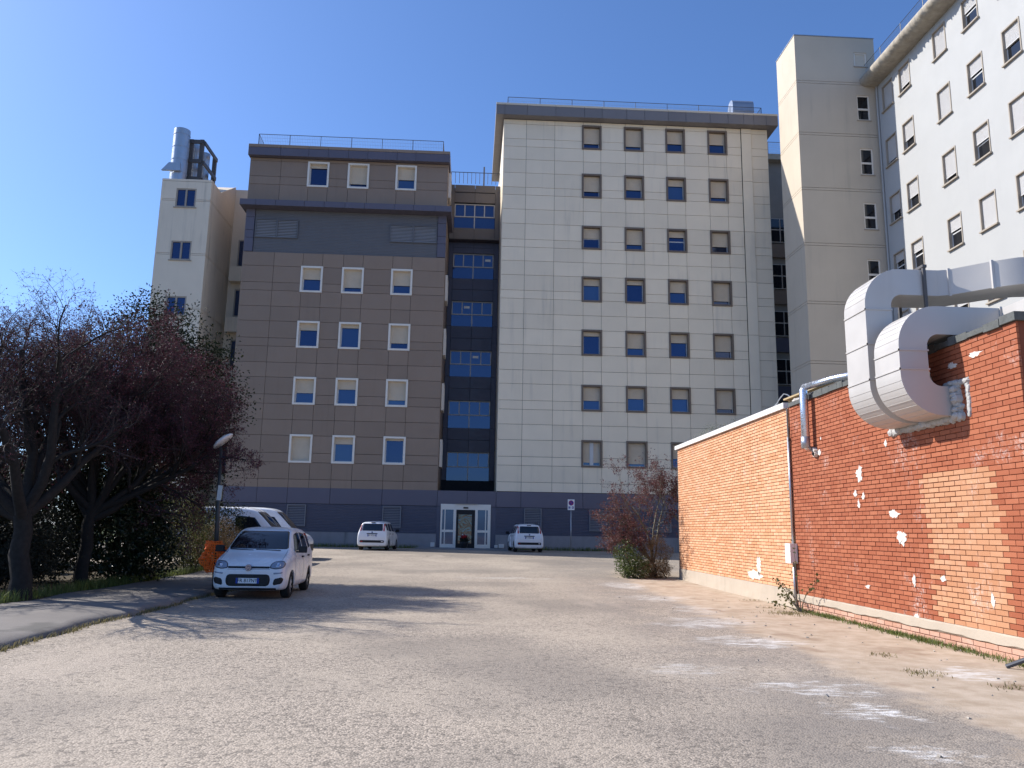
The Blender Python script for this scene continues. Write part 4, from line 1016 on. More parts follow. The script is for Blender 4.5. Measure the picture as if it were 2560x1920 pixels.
    for sg in (1, -1):
        B_ = [(.655, .83), (.661, .83), (.655, 1.02), (.649, 1.02)]; P_('bonnet_seam', B_ if sg > 0 else mir(B_), 'x', .002, trim, nr=6, nc=1)
    P_('bumper_seam', [(-.45, .632), (.45, .632), (.45, .637), (-.45, .637)], 'x', .002, trim, nr=1, nc=10)
    # wipers
    q = MB(); q.tube([(1.0, .5, 1.02), (.98, -.05, 1.035)], .009, 4).tube([(1.0, -.1, 1.02), (.97, -.62, 1.04)], .009, 4); q.build('wiper', trim, root)
    # rear
    P_('rear_bumper_strip', rpoly([(-.64, .40), (.64, .40), (.66, .47), (.64, .53), (-.64, .53), (-.66, .47)], .04), '-x', .006, trim)
    for sg, mt, nm in ((1, red_m, 'fog_light'), (-1, amber_m, 'reversing_light')):
        A_ = rpoly([(.5, .435), (.6, .435), (.6, .495), (.5, .495)], .02); P_(nm, A_ if sg > 0 else mir(A_), '-x', .014, mt, nr=4, nc=4)
    P_('tailgate_strip', rpoly([(-.29, .845), (.29, .845), (.29, .89), (-.29, .89)], .015), '-x', .01, trim, nr=3)
    q = MB().tube([(-1.775, 0, .945), (-1.80, 0, .945)], .038, 18); q.build('badge', logo_b, root)
    plate(plate_rear, -1.812, .775, -1)
    P_('high_brake_light', rpoly([(-.12, 1.43), (.12, 1.43), (.12, 1.455), (-.12, 1.455)], .008), '-x', .02, trim, nr=2, nc=4)
    q = MB().tube([(-.9, 0, 1.535), (-1.05, 0, 1.62)], [.012, .005], 6); q.build('antenna', trim, root)
    MB().tube([(-1.6, -.45, .26), (-1.84, -.45, .25)], .028, 10).build('exhaust', steel, root)
    if rails:
        q = MB()
        for sg in (-1, 1): q.tube([(.25, sg*.53, 1.5), (.15, sg*.53, 1.565), (-1.2, sg*.53, 1.575), (-1.32, sg*.53, 1.515)], .016, 6)
        q.build('roof_rail', trim, root)
    for x in (1.13, -1.17):
        for y in (.80, -.80): wheel(root, x, y, .29)
    return root
CARS = {}
make_hatchback('white hatchback facing the camera beside the left pavement, headlights and plate in view', (-4.78, 19.65, gz(19.6)), R(-90+2), 'FR 817NY', 'FR 817NY', False, 'white hatchbacks')
make_hatchback('white hatchback seen from behind, left of the entrance', (-5.05, 45.6, gz(45.6)), R(90-5), 'EF 472LH', 'EF 472LH', False, 'white hatchbacks')
make_hatchback('white hatchback with roof rails seen from behind, right of the entrance', (3.15, 46.6, gz(46.6)), R(90+4.5), 'FR 438CD', 'FR 438CD', True, 'white hatchbacks')
def make_van(label, loc, rot, group, sc=1.):
    root = thing('parked_van', label, 'van', loc, group, rot)
    st = [(-2.42, .80, .36, .7, .9, .72), (-2.40, .88, .27, 1.1, 1.75, .78), (-2.36, .905, .24, 1.15, 2.02, .76), (-2.2, .915, .22, 1.15, 2.10, .77), (-1.2, .92, .2, 1.15, 2.13, .78), (.2, .92, .2, 1.14, 2.13, .78), (.75, .92, .2, 1.12, 2.09, .765), (.98, .92, .2, 1.10, 1.98, .76),
          (1.35, .915, .2, 1.06, 1.62, .76), (1.65, .91, .2, 1.02, 1.29, .77), (1.8, .90, .2, .98, 1.13, .77), (2.1, .88, .2, .90, 1.03, .76), (2.28, .84, .22, .80, .90, .72), (2.37, .74, .28, .66, .74, .62)]
    if 'v' not in CARS: CARS['v'] = body_mesh(st, (1.5, -1.4), .32)
    me, bvh = CARS['v']; add('body', me, root); MB().box(-2.2, 2.1, -.7, .7, .25, .6).build('underbody', inter, root)
    def P_(name, poly, axis, off, mat, nr=10, nc=12):
        k = ('v', name, axis, round(poly[0][0], 3), round(poly[0][1], 3))
        if k not in CARS: CARS[k] = patch(bvh, poly, axis, off, nr, nc).mesh(name, mat, smooth=True)
        return add(name, CARS[k], root)
    P_('windscreen', rpoly([(-.76, 1.2), (.76, 1.2), (.68, 1.95), (-.68, 1.95)], .06), 'x', .004, car_glass, 14, 16)
    for s_ in ('y', '-y'):
        P_('side_window', rpoly([(1.38, 1.14), (.86, 1.78), (.2, 1.80), (.2, 1.16)], .06), s_, .004, car_glass)
        sg = 1 if s_ == 'y' else -1
        mo = MB().obox((1.22, sg*1.04, 1.2), .14, .2, .26, Matrix.Identity(3)).build('mirror', trim, root); mo.modifiers.new('b', 'BEVEL').width = .04
        P_('rub_strip', rpoly([(-.9, .48), (1.0, .48), (1.0, .58), (-.9, .58)], .03), s_, .01, trim, 2, 10)
        A_ = rpoly([(.5, .78), (.80, .80), (.82, .96), (.6, .93)], .04); P_('headlight', A_ if sg > 0 else mir(A_), 'x', .008, lamp_m, 6, 8)
        B_ = rpoly([(.78, .9), (.87, .9), (.85, 1.5), (.79, 1.5)], .02); P_('tail_light', B_ if sg > 0 else mir(B_), '-x', .008, red_m, 6, 3)
    P_('front_bumper', rpoly([(-.72, .34), (.72, .34), (.76, .5), (.72, .62), (-.72, .62), (-.76, .5)], .05), 'x', .015, trim)
    for x in (1.5, -1.4):
        for y in (.9, -.9): wheel(root, x, y, .32, .21)
    return root
make_van('nearer white panel van parked behind the front hatchback', (-9.1, 32.2, gz(32)), R(0), 'white vans')
make_van('farther white panel van parked beyond the other van', (-9.15, 35.4, gz(35)), R(1), 'white vans')
# ================================================================== VEGETATION
def grow(r_, p, d, L, rad, lvl, sp, out):
    n = sp['seg'][lvl]; pts = [p.copy()]; rr = [rad]; end = rad*sp['taper'][lvl]
    for i in range(n):
        d = (d+Vector((r_.gauss(0, 1), r_.gauss(0, 1), r_.gauss(0, 1)))*sp['wob'][lvl]+Vector(sp['trop'])*sp['tk'][lvl]).normalized()
        p = p+d*(L/n); pts.append(p.copy()); rr.append(rad+(end-rad)*(i+1)/n)
    out.append((pts, rr, lvl))
    if lvl+1 >= len(sp['seg']): return
    m_ = sp['kids'][lvl]
    for k in range(m_):
        u = sp['from'][lvl]+(1-sp['from'][lvl])*(k+r_.uniform(.2, .9))/m_; x = u*n; i = min(int(x), n-1); q = pts[i].lerp(pts[i+1], x-i)
        dd = (pts[i+1]-pts[i]).normalized(); ax = dd.cross(Vector((r_.gauss(0, 1), r_.gauss(0, 1), r_.gauss(0, 1)))).normalized()
        nd = Matrix.Rotation(R(r_.uniform(*sp['ang'][lvl])), 3, ax) @ dd
        grow(r_, q, nd, L*sp['ratio'][lvl]*r_.uniform(.7, 1.15)*(1.1-.35*u), max(rr[i]*sp['rr'][lvl], .0022), lvl+1, sp, out)
def tubes(out, sides):
    V, F = [], []
    for pts, rr, lvl in out:
        n = sides[min(lvl, len(sides)-1)]; k0 = len(V)
        for i, p in enumerate(pts):
            d = (pts[min(i+1, len(pts)-1)]-pts[max(i-1, 0)]).normalized()
            a = d.cross(Vector((.3, .2, .9)) if abs(d.z) < .9 else Vector((1, 0, 0))).normalized(); b = d.cross(a)
            for j in range(n):
                t_ = 6.28318*j/n; V.append(p+(a*math.cos(t_)+b*math.sin(t_))*rr[i])
        for i in range(len(pts)-1):
            for j in range(n): F.append((k0+i*n+j, k0+i*n+(j+1) % n, k0+(i+1)*n+(j+1) % n, k0+(i+1)*n+j))
    return np.array([tuple(v) for v in V]), np.array(F)
def leaf_mesh(name, C, size, mat, upbias=.5, aspect=.55, fold=.18, seed=1, svar=.35, droop=0):
    g_ = np.random.default_rng(seed); N = len(C)
    nrm = g_.normal(size=(N, 3)); nrm[:, 2] += upbias; nrm /= np.linalg.norm(nrm, axis=1)[:, None]
    t_ = g_.normal(size=(N, 3)); t_[:, 2] -= droop; t_ -= nrm*np.sum(t_*nrm, 1)[:, None]; t_ /= np.linalg.norm(t_, axis=1)[:, None]
    b = np.cross(nrm, t_); s = size*(1+svar*g_.uniform(-1, 1, N))[:, None]
    V = np.stack([C-t_*s*.5, C+b*s*aspect*.5+nrm*s*fold, C+t_*s*.5, C-b*s*aspect*.5+nrm*s*fold], 1).reshape(-1, 3)
    F = np.arange(4*N).reshape(N, 4); tone = np.repeat(np.clip(g_.normal(.45, .25, N), 0, 1), 4)
    return np_mesh(name, V, F, mat, attr=tone)
def clump(ells, N, seed, shell=.5, clumps=0, cr=.35):
    g_ = np.random.default_rng(seed); w = np.array([e[1][0]*e[1][1]*e[1][2] for e in ells]); w = w**.8/np.sum(w**.8); out = []
    for e, k in zip(ells, (w*N).astype(int)):
        def pts(n):
            d = g_.normal(size=(n, 3)); d /= np.linalg.norm(d, axis=1)[:, None]; r_ = (shell+(1-shell)*g_.random(n))**.6
            bump_ = 1+.18*np.sin(d[:, 0]*5+e[0][0]*3)*np.sin(d[:, 2]*6+e[0][1])
            return np.array(e[0])+d*(r_*bump_)[:, None]*np.array(e[1])
        if clumps:
            cc = pts(max(8, k//clumps)); q = np.repeat(cc, clumps, 0)+g_.normal(size=(len(cc)*clumps, 3))*cr*.5; out.append(q)
        else: out.append(pts(k))
    C = np.concatenate(out); return C[C[:, 2] > .06]
SP = dict(seg=(4, 5, 5, 4, 3, 2), kids=(5, 7, 7, 7, 5), ratio=(1.25, .62, .62, .6, .55), ang=((25, 55), (25, 60), (25, 65), (25, 70), (30, 80)), taper=(.75, .4, .4, .4, .4, .4),
          wob=(.10, .16, .2, .22, .25, .25), tk=(.0, .05, .06, .08, .08, .05), trop=(0, 0, 1), rr=(.55, .5, .5, .5, .6), **{'from': (.55, .3, .25, .2, .15)})
def bud_points(out, lv, per, seed, sp=.012):
    g_ = np.random.default_rng(seed); C = []
    for pts, rr, l_ in out:
        if l_ < lv: continue
        for _ in range(per):
            i = g_.integers(0, len(pts)-1); C.append(tuple(pts[i].lerp(pts[i+1], g_.random())))
    C = np.array(C); return C+g_.normal(size=C.shape)*sp
purple = leafmat('redbud_buds', (.036, .010, .015), (.16, .046, .062), .6, .22)
redleaf = leafmat('red_brown_leaf', (.07, .026, .026), (.20, .075, .068), .6, .3)
evergr = leafmat('evergreen_leaf', (.008, .013, .005), (.034, .045, .013), .7, .1, .15)
camel = leafmat('glossy_leaf', (.007, .014, .004), (.026, .040, .011), .36, .08, .4)
hedge_l = leafmat('dark_hedge_leaf', (.006, .008, .004), (.022, .022, .009), .7, .1)
yell = leafmat('yellow_green_leaf', (.045, .055, .012), (.16, .16, .045), .55, .3)
dry = leafmat('dry_brush', (.10, .065, .03), (.30, .20, .10), .8, .2)
olive = leafmat('olive_leaf', (.10, .12, .07), (.30, .32, .22), .6, .25)
grass_m = leafmat('grass_blade', (.05, .07, .015), (.21, .25, .065), .6, .3)
strawm = leafmat('straw_blade', (.10, .09, .03), (.32, .27, .13), .8, .3)
flower = leafmat('red_petal', (.35, .01, .012), (.55, .03, .03), .6, .2)
def tree(name, label, base, seed, sp, L, rad, dir_=(0, 0, 1), cat='tree', sides=(9, 7, 6, 4, 3, 3), bmat=bark, tmat=twig, group=None, limbs=None, split=3):
    """limbs: explicit main limb directions (dir, length factor) growing from the trunk top"""
    r_ = random.Random(seed); out = []
    if limbs:
        b = Vector(base); d = Vector(dir_).normalized(); pts = [b-Vector((0, 0, .1))]; rr = [rad*1.25]
        for i in range(4): pts.append(b+d*L*(i+1)/4+Vector((r_.gauss(0, .03), r_.gauss(0, .03), 0))); rr.append(rad*(1-.06*i))
        out.append((pts, rr, 0))
        for ld, lf in limbs: grow(r_, pts[-1].lerp(pts[-2], r_.random()*.8), Vector(ld).normalized(), lf, rad*.62*min(1, lf/2.5), 1, sp, out)
    else: grow(r_, Vector(base)-Vector((0, 0, .1)), Vector(dir_).normalized(), L, rad, 0, sp, out)
    root = thing(name, label, cat, base, group)
    V, F = tubes([o for o in out if o[2] < split], sides); add('trunk', np_mesh('trunk', V, F, bmat, smooth=True), root)
    V, F = tubes([o for o in out if o[2] >= split], sides); add('twigs', np_mesh('twigs', V, F, tmat, smooth=True), root)
    return root, out
# big bare tree at the left
ta, oa_ = tree('bare_tree', 'large bare spreading tree with forked dark trunk beside the left pavement', (-8.55, 16.2, .1), 21, SP, 1.75, .19, (-.08, 0, 1),
               limbs=[((-.75, -.2, .85), 3.3), ((-.45, .5, 1.1), 3.3), ((.30, .1, 1.2), 3.2), ((.70, .35, .75), 2.5), ((.05, -.35, 1.2), 3.2), ((-1.1, .2, .6), 3.2), ((-.2, .1, 1.4), 3.5), ((-.8, .5, 1.1), 3.6)])
add('buds', leaf_mesh('buds', bud_points(oa_, 5, 2, 5), .034, purple, seed=2), ta)
# denser redbud leaning over the pavement
tb, ob_ = tree('redbud_tree', 'redbud tree with dense purple budding twigs leaning right over the parked hatchback', (-8.9, 19.4, .1), 33, SP, 1.9, .15, (.05, 0, 1),
               limbs=[((.75, .1, .85), 3.1), ((.5, .3, 1.1), 3.3), ((.1, -.3, 1.2), 3.2), ((-.4, .2, 1.2), 3.2), ((1.05, .35, .42), 3.1), ((.95, .25, .6), 2.9), ((.25, .4, 1.3), 3.3), ((-.7, -.2, .9), 2.9), ((.55, -.1, 1.0), 3.1), ((.95, .5, .25), 2.9), ((1.0, .45, .75), 3.0), ((-.5, 0, 1.3), 3.8), ((-.25, -.3, 1.4), 3.7), ((-.9, .2, 1.0), 3.6), ((-.15, .3, 1.4), 3.9)])
add('buds', leaf_mesh('buds', bud_points(ob_, 5, 4, 6, .035), .042, purple, seed=3), tb)
def bush(name, label, base, ells, N, size, mat, seed, cat='shrub', stems=10, shell=.45, clumps=0, cr=.3, aspect=.55, h=None, group=None, stem_r=.018):
    root = thing(name, label, cat, base, group); r_ = random.Random(seed); q = MB()
    for i in range(stems):
        e = ells[i % len(ells)]; p0 = Vector(base)+Vector((r_.gauss(0, .18), r_.gauss(0, .18), -.05)); p1 = Vector(e[0])+Vector([r_.uniform(-.6, .6)*k for k in e[1]])
        mid = p0.lerp(p1, .5)+Vector((r_.gauss(0, .1), r_.gauss(0, .1), .1)); q.tube([p0, mid, p1], [stem_r, stem_r*.7, stem_r*.3], 5)
    q.build('stems', bark, root)
    add('foliage', leaf_mesh('foliage', clump(ells, N, seed, shell, clumps, cr), size, mat, seed=seed, aspect=aspect), root)
    return root
te = thing('evergreen_tree', 'dark evergreen tree standing behind the redbud, its crown rising above it', 'tree', (-9.4, 23.6, .1))
q = MB(); q.tube([(-9.4, 23.6, 0), (-9.3, 23.6, 2.0), (-9.35, 23.5, 4.2), (-9.2, 23.6, 6.5)], [.17, .14, .1, .04], 9); r2 = random.Random(8)
for i in range(16): z = 2+4*i/16; a = r2.uniform(0, 6.28); q.tube([(-9.35, 23.55, z), (-9.35+1.0*math.cos(a), 23.55+1.0*math.sin(a), z+.7), (-9.35+1.9*math.cos(a), 23.55+1.7*math.sin(a), z+1.1)], [.05, .035, .012], 5)
q.build('trunk', bark, te)
add('crown', leaf_mesh('crown', clump([((-9.5, 23.5, 5.6), (2.3, 2.0, 2.3)), ((-9.7, 23.4, 7.0), (1.0, 1.0, 1.3)), ((-8.0, 23.2, 5.0), (1.4, 1.4, 1.9)), ((-10.6, 23.6, 4.0), (1.8, 1.6, 2.0)), ((-8.6, 23.4, 3.2), (1.5, 1.3, 1.3))], 46000, 4, .35, 14, .38), .085, evergr, seed=4), te)
bush('glossy_shrub', 'broad glossy-leaved evergreen shrub behind the left pavement', (-8.7, 20.9, .1), [((-8.8, 20.9, 1.6), (1.15, 1.2, 1.5)), ((-9.3, 21.2, 2.6), (1.0, 1.1, 1.1)), ((-8.5, 21.8, 1.1), (.9, 1.0, 1.0)), ((-10.6, 20.9, 1.7), (1.2, 1.0, 1.6))], 24000, .10, camel, 11, clumps=5, cr=.3)
bush('dark_hedge', 'dark unclipped hedge under the bare tree at the left', (-10.3, 17.7, .1), [((-10.6, 17.6, 1.2), (1.6, .7, .85)), ((-12.6, 17.8, 1.3), (1.8, .8, 1.1)), ((-9.5, 18.3, 1.05), (.8, .7, .95)), ((-14.5, 19.5, 1.8), (2.0, 1.2, 1.7))], 44000, .06, hedge_l, 12, stems=24, clumps=10, cr=.3)
bush('low_hedge', 'low dense dark hedge between the two bare trunks along the left pavement', (-10.2, 17.5, .1), [((-9.55, 17.45, .95), (1.0, .5, .72)), ((-10.9, 17.5, 1.0), (1.1, .55, .8)), ((-12.2, 17.4, 1.0), (1.0, .55, .8))], 30000, .058, hedge_l, 27, stems=22, shell=.3)
bush('yellowish_bush', 'yellow-green bush at the far left edge behind the bare tree', (-12.6, 18.8, .1), [((-12.8, 18.8, 2.2), (1.3, 1.2, 1.7)), ((-13.2, 20, 3.0), (1.6, 1.4, 1.9))], 12000, .08, evergr, 13, clumps=8, cr=.35)
bush('roadside_bush', 'yellow-green bush behind the lamp post and the hatchback', (-8.6, 25.6, .1), [((-8.7, 25.6, 1.2), (.9, 1.0, 1.1)), ((-9.4, 26.5, 1.6), (1.0, 1.0, 1.2))], 9000, .06, yell, 14, clumps=6, cr=.28)
bush('dry_brush', 'dry brown brush between the lamp post and the vans', (-8.3, 27.2, .1), [((-8.3, 27.2, .95), (.9, .8, .85)), ((-7.9, 26.2, .7), (.55, .55, .6))], 8000, .09, dry, 15, aspect=.16, stems=16)
bush('dark_bush', 'dark leafy bush hanging in front of the van roofs', (-9.8, 29.9, .15), [((-10.6, 29.9, 1.6), (1.2, .8, 1.0)), ((-9.2, 29.8, 1.6), (1.0, .6, .8)), ((-8.6, 29.7, .9), (.6, .5, .6))], 13000, .07, evergr, 16, clumps=8, cr=.3)
bush('background_hedge', 'long dark hedge closing the view behind the bare tree at the left', (-17, 27.5, .1), [((-14.0, 27.3, 1.9), (2.2, 1.0, 2.1)), ((-17.5, 27.6, 2.1), (2.4, 1.0, 2.2)), ((-21, 27.8, 2.0), (2.5, 1.0, 2.2)), ((-25, 28, 2.1), (2.6, 1.0, 2.2)), ((-29, 28, 2.1), (2.6, 1.0, 2.2))], 46000, .13, evergr, 23, stems=20, clumps=10, cr=.4)
for i, (x, y, s_, lab) in enumerate(((-17.5, 30.5, 1.0, 'dark green tree behind the bare tree, nearest the hedge'), (-22.5, 33, 1.25, 'dark green tree behind the flower bed, in the middle of the far row'), (-29, 27, 1.1, 'dark green tree at the far left beyond the flower bed'), (-16.0, 39, .9, 'low dark green tree left of the white stair tower foot'), (-36, 40, 1.5, 'largest dark green tree far away at the left'))):
    r2 = random.Random(40+i); tr = thing('broadleaf_tree', lab, 'tree', (x, y, gz(y)), 'trees behind the flower bed'); q = MB()
    q.tube([(x, y, gz(y)-.1), (x+.1, y, 1.5*s_), (x, y+.1, 3.4*s_)], [.2*s_, .16*s_, .08*s_], 8)
    for k in range(8): a = r2.uniform(0, 6.28); q.tube([(x, y, (1.4+.2*k)*s_), (x+1.5*s_*math.cos(a), y+1.5*s_*math.sin(a), (2.4+.25*k)*s_)], [.07*s_, .02*s_], 5)
    q.build('trunk', bark, tr)
    es = [((x+r2.uniform(-1.2, 1.2)*s_, y+r2.uniform(-1, 1)*s_, (2.0+r2.uniform(0, 1.6))*s_), (1.5*s_, 1.4*s_, 1.2*s_)) for k in range(5)]
    add('crown', leaf_mesh('crown', clump(es, 9000, 50+i, .4, 12, .4*s_), .14*s_, evergr, seed=60+i), tr)
# red-leaved shrub at the far corner of the orange annex
SPB = dict(SP); SPB.update(kids=(6, 6, 5, 4, 3), ratio=(.8, .62, .6, .6, .55), tk=(.0, .02, .05, .05, .05, .05))
tr_, otr = tree('red_leaved_shrub', 'red-brown leaved shrub with grey branches at the far corner of the orange annex', (6.45, 28.4, gz(28)), 71, SPB, .5, .06, (-.1, 0, 1), cat='shrub', sides=(6, 5, 4, 3, 3, 3), bmat=lichen, tmat=lichen,
                limbs=[((-.7, -.1, .9), 1.7), ((-.35, 0, 1.1), 2.1), ((.1, -.1, 1.4), 2.7), ((-1.1, -.1, .5), 1.5), ((.3, .2, 1.4), 2.6), ((-.5, -.3, .6), 1.4), ((.02, .2, 1.5), 2.9)])
add('foliage', leaf_mesh('foliage', bud_points(otr, 5, 4, 8, .05), .06, redleaf, seed=9), tr_)
tr2, otr2 = tree('red_leaved_shrub', 'red-brown leaved branches showing above the white coping of the orange annex', (7.9, 29.2, gz(29)), 72, SPB, 1.6, .06, (0, 0, 1), cat='shrub', sides=(6, 5, 4, 3, 3, 3), bmat=lichen, tmat=lichen,
                 limbs=[((-.3, 0, 1.2), 1.9), ((.2, 0, 1.2), 1.8), ((-.6, 0, 1.0), 1.7)])
add('foliage', leaf_mesh('foliage', bud_points(otr2, 4, 4, 9, .045), .062, redleaf, seed=10), tr2)
bush('olive_bush', 'grey-green bush rising behind the orange annex roof', (9.3, 29.3, gz(29)), [((9.0, 29.3, 5.0), (.75, .7, .75)), ((9.9, 29.6, 5.2), (.7, .6, .65)), ((9.4, 29.4, 4.0), (1.0, .8, 1.0))], 5200, .055, olive, 17, aspect=.3)
bush('ivy_bush', 'bright green leafy bush at the foot of the red-leaved shrub', (5.35, 27.4, gz(27)), [((5.35, 27.5, .7), (.42, .5, .62)), ((5.6, 27.3, .45), (.5, .4, .4))], 3600, .06, leafmat('ivy_leaf', (.035, .06, .012), (.15, .19, .05), .45, .25), 18, clumps=4, cr=.15)
bush('dry_thicket', 'tangled dry brown brush against the corner of the orange annex', (6.35, 27.7, gz(27)), [((6.35, 27.8, .75), (.62, .45, .75)), ((6.2, 27.5, .35), (.7, .5, .35))], 7000, .11, dry, 19, aspect=.1, stems=20)
# sprawling weed at the conduit foot
wd = thing('wall_weed', 'sprawling leafy weed at the foot of the conduit against the red wall', 'plant', (6.75, 16.6, .04)); r2 = random.Random(2); q = MB(); C_ = []
for i, (d, L) in enumerate((((-.35, .75, .75), 1.05), ((-.1, .6, .9), .8), ((0, .3, 1), .75), ((-.5, .3, .35), .6), ((.1, -.2, 1.2), 1.5), ((.05, -.35, 1.0), 1.0), ((-.2, .9, .55), .7), ((-.6, .0, .6), .5))):
    p = Vector((6.85, 16.7, .04)); d = Vector(d).normalized(); pts = [p]
    for k in range(6):
        d = (d+Vector((r2.gauss(0, .12), r2.gauss(0, .15), r2.gauss(0, .08)))).normalized(); p = p+d*L/6; p.x = min(p.x, 7.04); pts.append(p.copy())
        if k > 1:
            for _ in range(5): C_.append(tuple(p+Vector((r2.gauss(0, .04)-.02, r2.gauss(0, .05), r2.gauss(0, .04)))))
    q.tube(pts, [.012, .011, .009, .008, .006, .005, .003], 5)
q.build('stems', lichen, wd); add('leaves', leaf_mesh('leaves', np.array(C_), .062, yell, seed=5, aspect=.75), wd)
# grass
def blades(name, pts, hmin, hmax, mat, seed, w=.006, lean=.5, zfn=None):
    g_ = np.random.default_rng(seed); N = len(pts); B = np.array(pts); a = g_.uniform(0, 6.283, N); h = g_.uniform(hmin, hmax, N)
    dx, dy = np.cos(a), np.sin(a); wv = np.stack([-dy, dx, 0*a], 1)*w; ln = np.stack([dx, dy, 0*a], 1)*(h*g_.uniform(.1, 1, N)*lean)[:, None]; up_ = np.zeros((N, 3)); up_[:, 2] = h
    V = np.stack([B-wv, B+wv, B+wv*.6+ln*.4+up_*.65, B-wv*.6+ln*.4+up_*.65, B+ln+up_], 1).reshape(-1, 3)
    k = np.arange(N)[:, None]*5; F = np.concatenate([k+np.array([[0, 1, 2]]), k+np.array([[0, 2, 3]]), k+np.array([[3, 2, 4]])])
    o = add(name, np_mesh(name, V, F, mat, attr=np.repeat(g_.random(N), 5))); return o
def scatter(n, fn, seed):
    r_ = random.Random(seed); out = []
    while len(out) < n:
        p = fn(r_)
        if p: out.append(p)
    return out
def wall_edge(r_):
    y = r_.uniform(9.9, 17.3); d = abs(math.sin(y*2.1)*.5+math.sin(y*5.3)*.3+.3)
    if r_.random() > d+.15: return None
    return (7.06-abs(r_.gauss(0, .10)), y, .035)
tagit(blades('grass_strip', scatter(2800, wall_edge, 1), .02, .09, strawm if False else grass_m, 2, lean=1.8), 'strip of short grass along the foot of the red brick wall', 'grass', kind='stuff')
tuf = []
for cx, cy, n, s_ in ((5.55, 10.9, 70, .1), (5.3, 9.5, 120, .13), (5.85, 8.6, 90, .14), (6.1, 8.2, 60, .1), (6.5, 16.4, 520, .25), (5.9, 7.5, 50, .1), (6.5, 17.6, 60, .15), (6.75, 19.5, 40, .1)):
    r_ = random.Random(int(cx*100)); tuf += [(cx+r_.gauss(0, s_), cy+r_.gauss(0, s_), .035) for _ in range(n)]
tagit(blades('dry_grass_tufts', tuf, .012, .05, strawm, 3, lean=1.4), 'dry grass tufts scattered on the earth strip by the red wall', 'grass', kind='stuff')
def kerb_e(r_):
    y = r_.uniform(7.5, 24)
    if r_.random() > .35+.65*abs(math.sin(y*1.7)+.4*math.sin(y*4.1))/1.4: return None
    return (kx(y)+.03+r_.gauss(0, .05), y, gz(y)+.0)
tagit(blades('kerb_weeds', scatter(2600, kerb_e, 4), .02, .085, strawm, 5, lean=1.2), 'mossy weeds growing along the kerb of the left pavement', 'grass', kind='stuff')
def bed_e(r_):
    y = r_.uniform(12, 27); return (-8.33-abs(r_.gauss(0, .22)), y, gz(y)+.09) if r_.random() < (.35 if not 18.5 < y < 22.5 else 1.) else None
tagit(blades('verge_grass', scatter(6500, bed_e, 6), .06, .26, grass_m, 7, lean=.8), 'bright green grass along the back edge of the left pavement', 'grass', kind='stuff')
def plin(r_):
    x = r_.uniform(-14, 10)
    if -3.1 < x < 2.6: return None
    return (x, 49.9-abs(r_.gauss(0, .2)), gz(50)-.01)
tagit(blades('plinth_weeds', scatter(3500, plin, 8), .05, .3, grass_m, 9, w=.01), 'weeds growing along the plinth of the clad buildings', 'grass', kind='stuff')
# fallen twigs and stones on the asphalt
r2 = random.Random(77); q = MB()
for i in range(90):
    x, y = r2.uniform(3.2, 7.0), r2.uniform(6, 20); s_ = r2.uniform(.006, .02); z = gz(y)+s_*.3
    if x < 4.2 and r2.random() < .6: continue
    q.obox((x, y, z), s_*2, s_*1.5, s_, Matrix.Rotation(r2.uniform(0, 3), 3, Vector((r2.random(), r2.random(), 1)).normalized()))
tagit(q.build('pebbles', plain('pebble', (.36, .32, .27), .9, .3, 20.)), 'small stones and mortar crumbs scattered along the earth strip', 'gravel', kind='stuff')

# ================================================================== STREET FURNITURE AND SMALL THINGS
lp = thing('lamp_post', 'dark slender lamp post with a white disc head beside the left bushes', 'lamp post', (-5.90, 19.5, .14))
MB().tube([(-5.90, 19.5, 0), (-5.96, 19.49, 1.8), (-6.01, 19.47, 3.46)], [.055, .05, .035], 10).build('pole', plain('lamp_pole', (.04, .045, .045), .5, .2), lp, smooth=True)
hc = Vector((-5.96, 19.44, 3.58)); n_ = Vector((-.66, -.06, .75)).normalized(); a_ = n_.cross(Vector((0, 1, 0))).normalized(); b_ = n_.cross(a_)
q = MB(); K = 24
for rr, dz in ((.02, .085), (.16, .07), (.25, .03), (.275, 0), (.26, -.02), (.0, -.025)):
    q.v += [tuple(hc+n_*dz+(a_*math.cos(2*math.pi*i/K)+b_*math.sin(2*math.pi*i/K))*rr) for i in range(K)]
for j in range(5):
    for i in range(K): q.face(j*K+i, j*K+(i+1) % K, (j+1)*K+(i+1) % K, (j+1)*K+i)
q.build('lamp_head', coping_w, lp, smooth=True)
MB().obox((-5.94, 19.43, 2.35), .10, .02, .35, Matrix.Rotation(R(3), 3, 'Y')).build('notice_plate', plain('notice_grey', (.5, .55, .55), .5, .1, 12.), lp)
# orange safety netting
q = MB(); r2 = random.Random(6); nu, nv = 24, 12
for j in range(nv+1):
    for i in range(nu):
        a = 2*math.pi*i/nu; rr = .20+.05*math.sin(3*a+j*.8)+r2.uniform(-.05, .05); rr *= .55+.6*math.sin(math.pi*(j+1.5)/(nv+3))
        q.v.append((-5.97+rr*math.cos(a), 19.48+rr*math.sin(a)*.8, .52+.70*j/nv+r2.uniform(-.02, .02)))
for j in range(nv):
    for i in range(nu): q.face(j*nu+i, j*nu+(i+1) % nu, (j+1)*nu+(i+1) % nu, (j+1)*nu+i)
net = q.build('safety_netting', plain('orange_plastic', (1.0, .19, .025), .45, .15, 8.)); wm = net.modifiers.new('w', 'WIREFRAME'); wm.thickness = .03; wm.use_replace = True
tagit(net, 'crumpled orange plastic safety netting wrapped round the foot of the lamp post', 'netting')
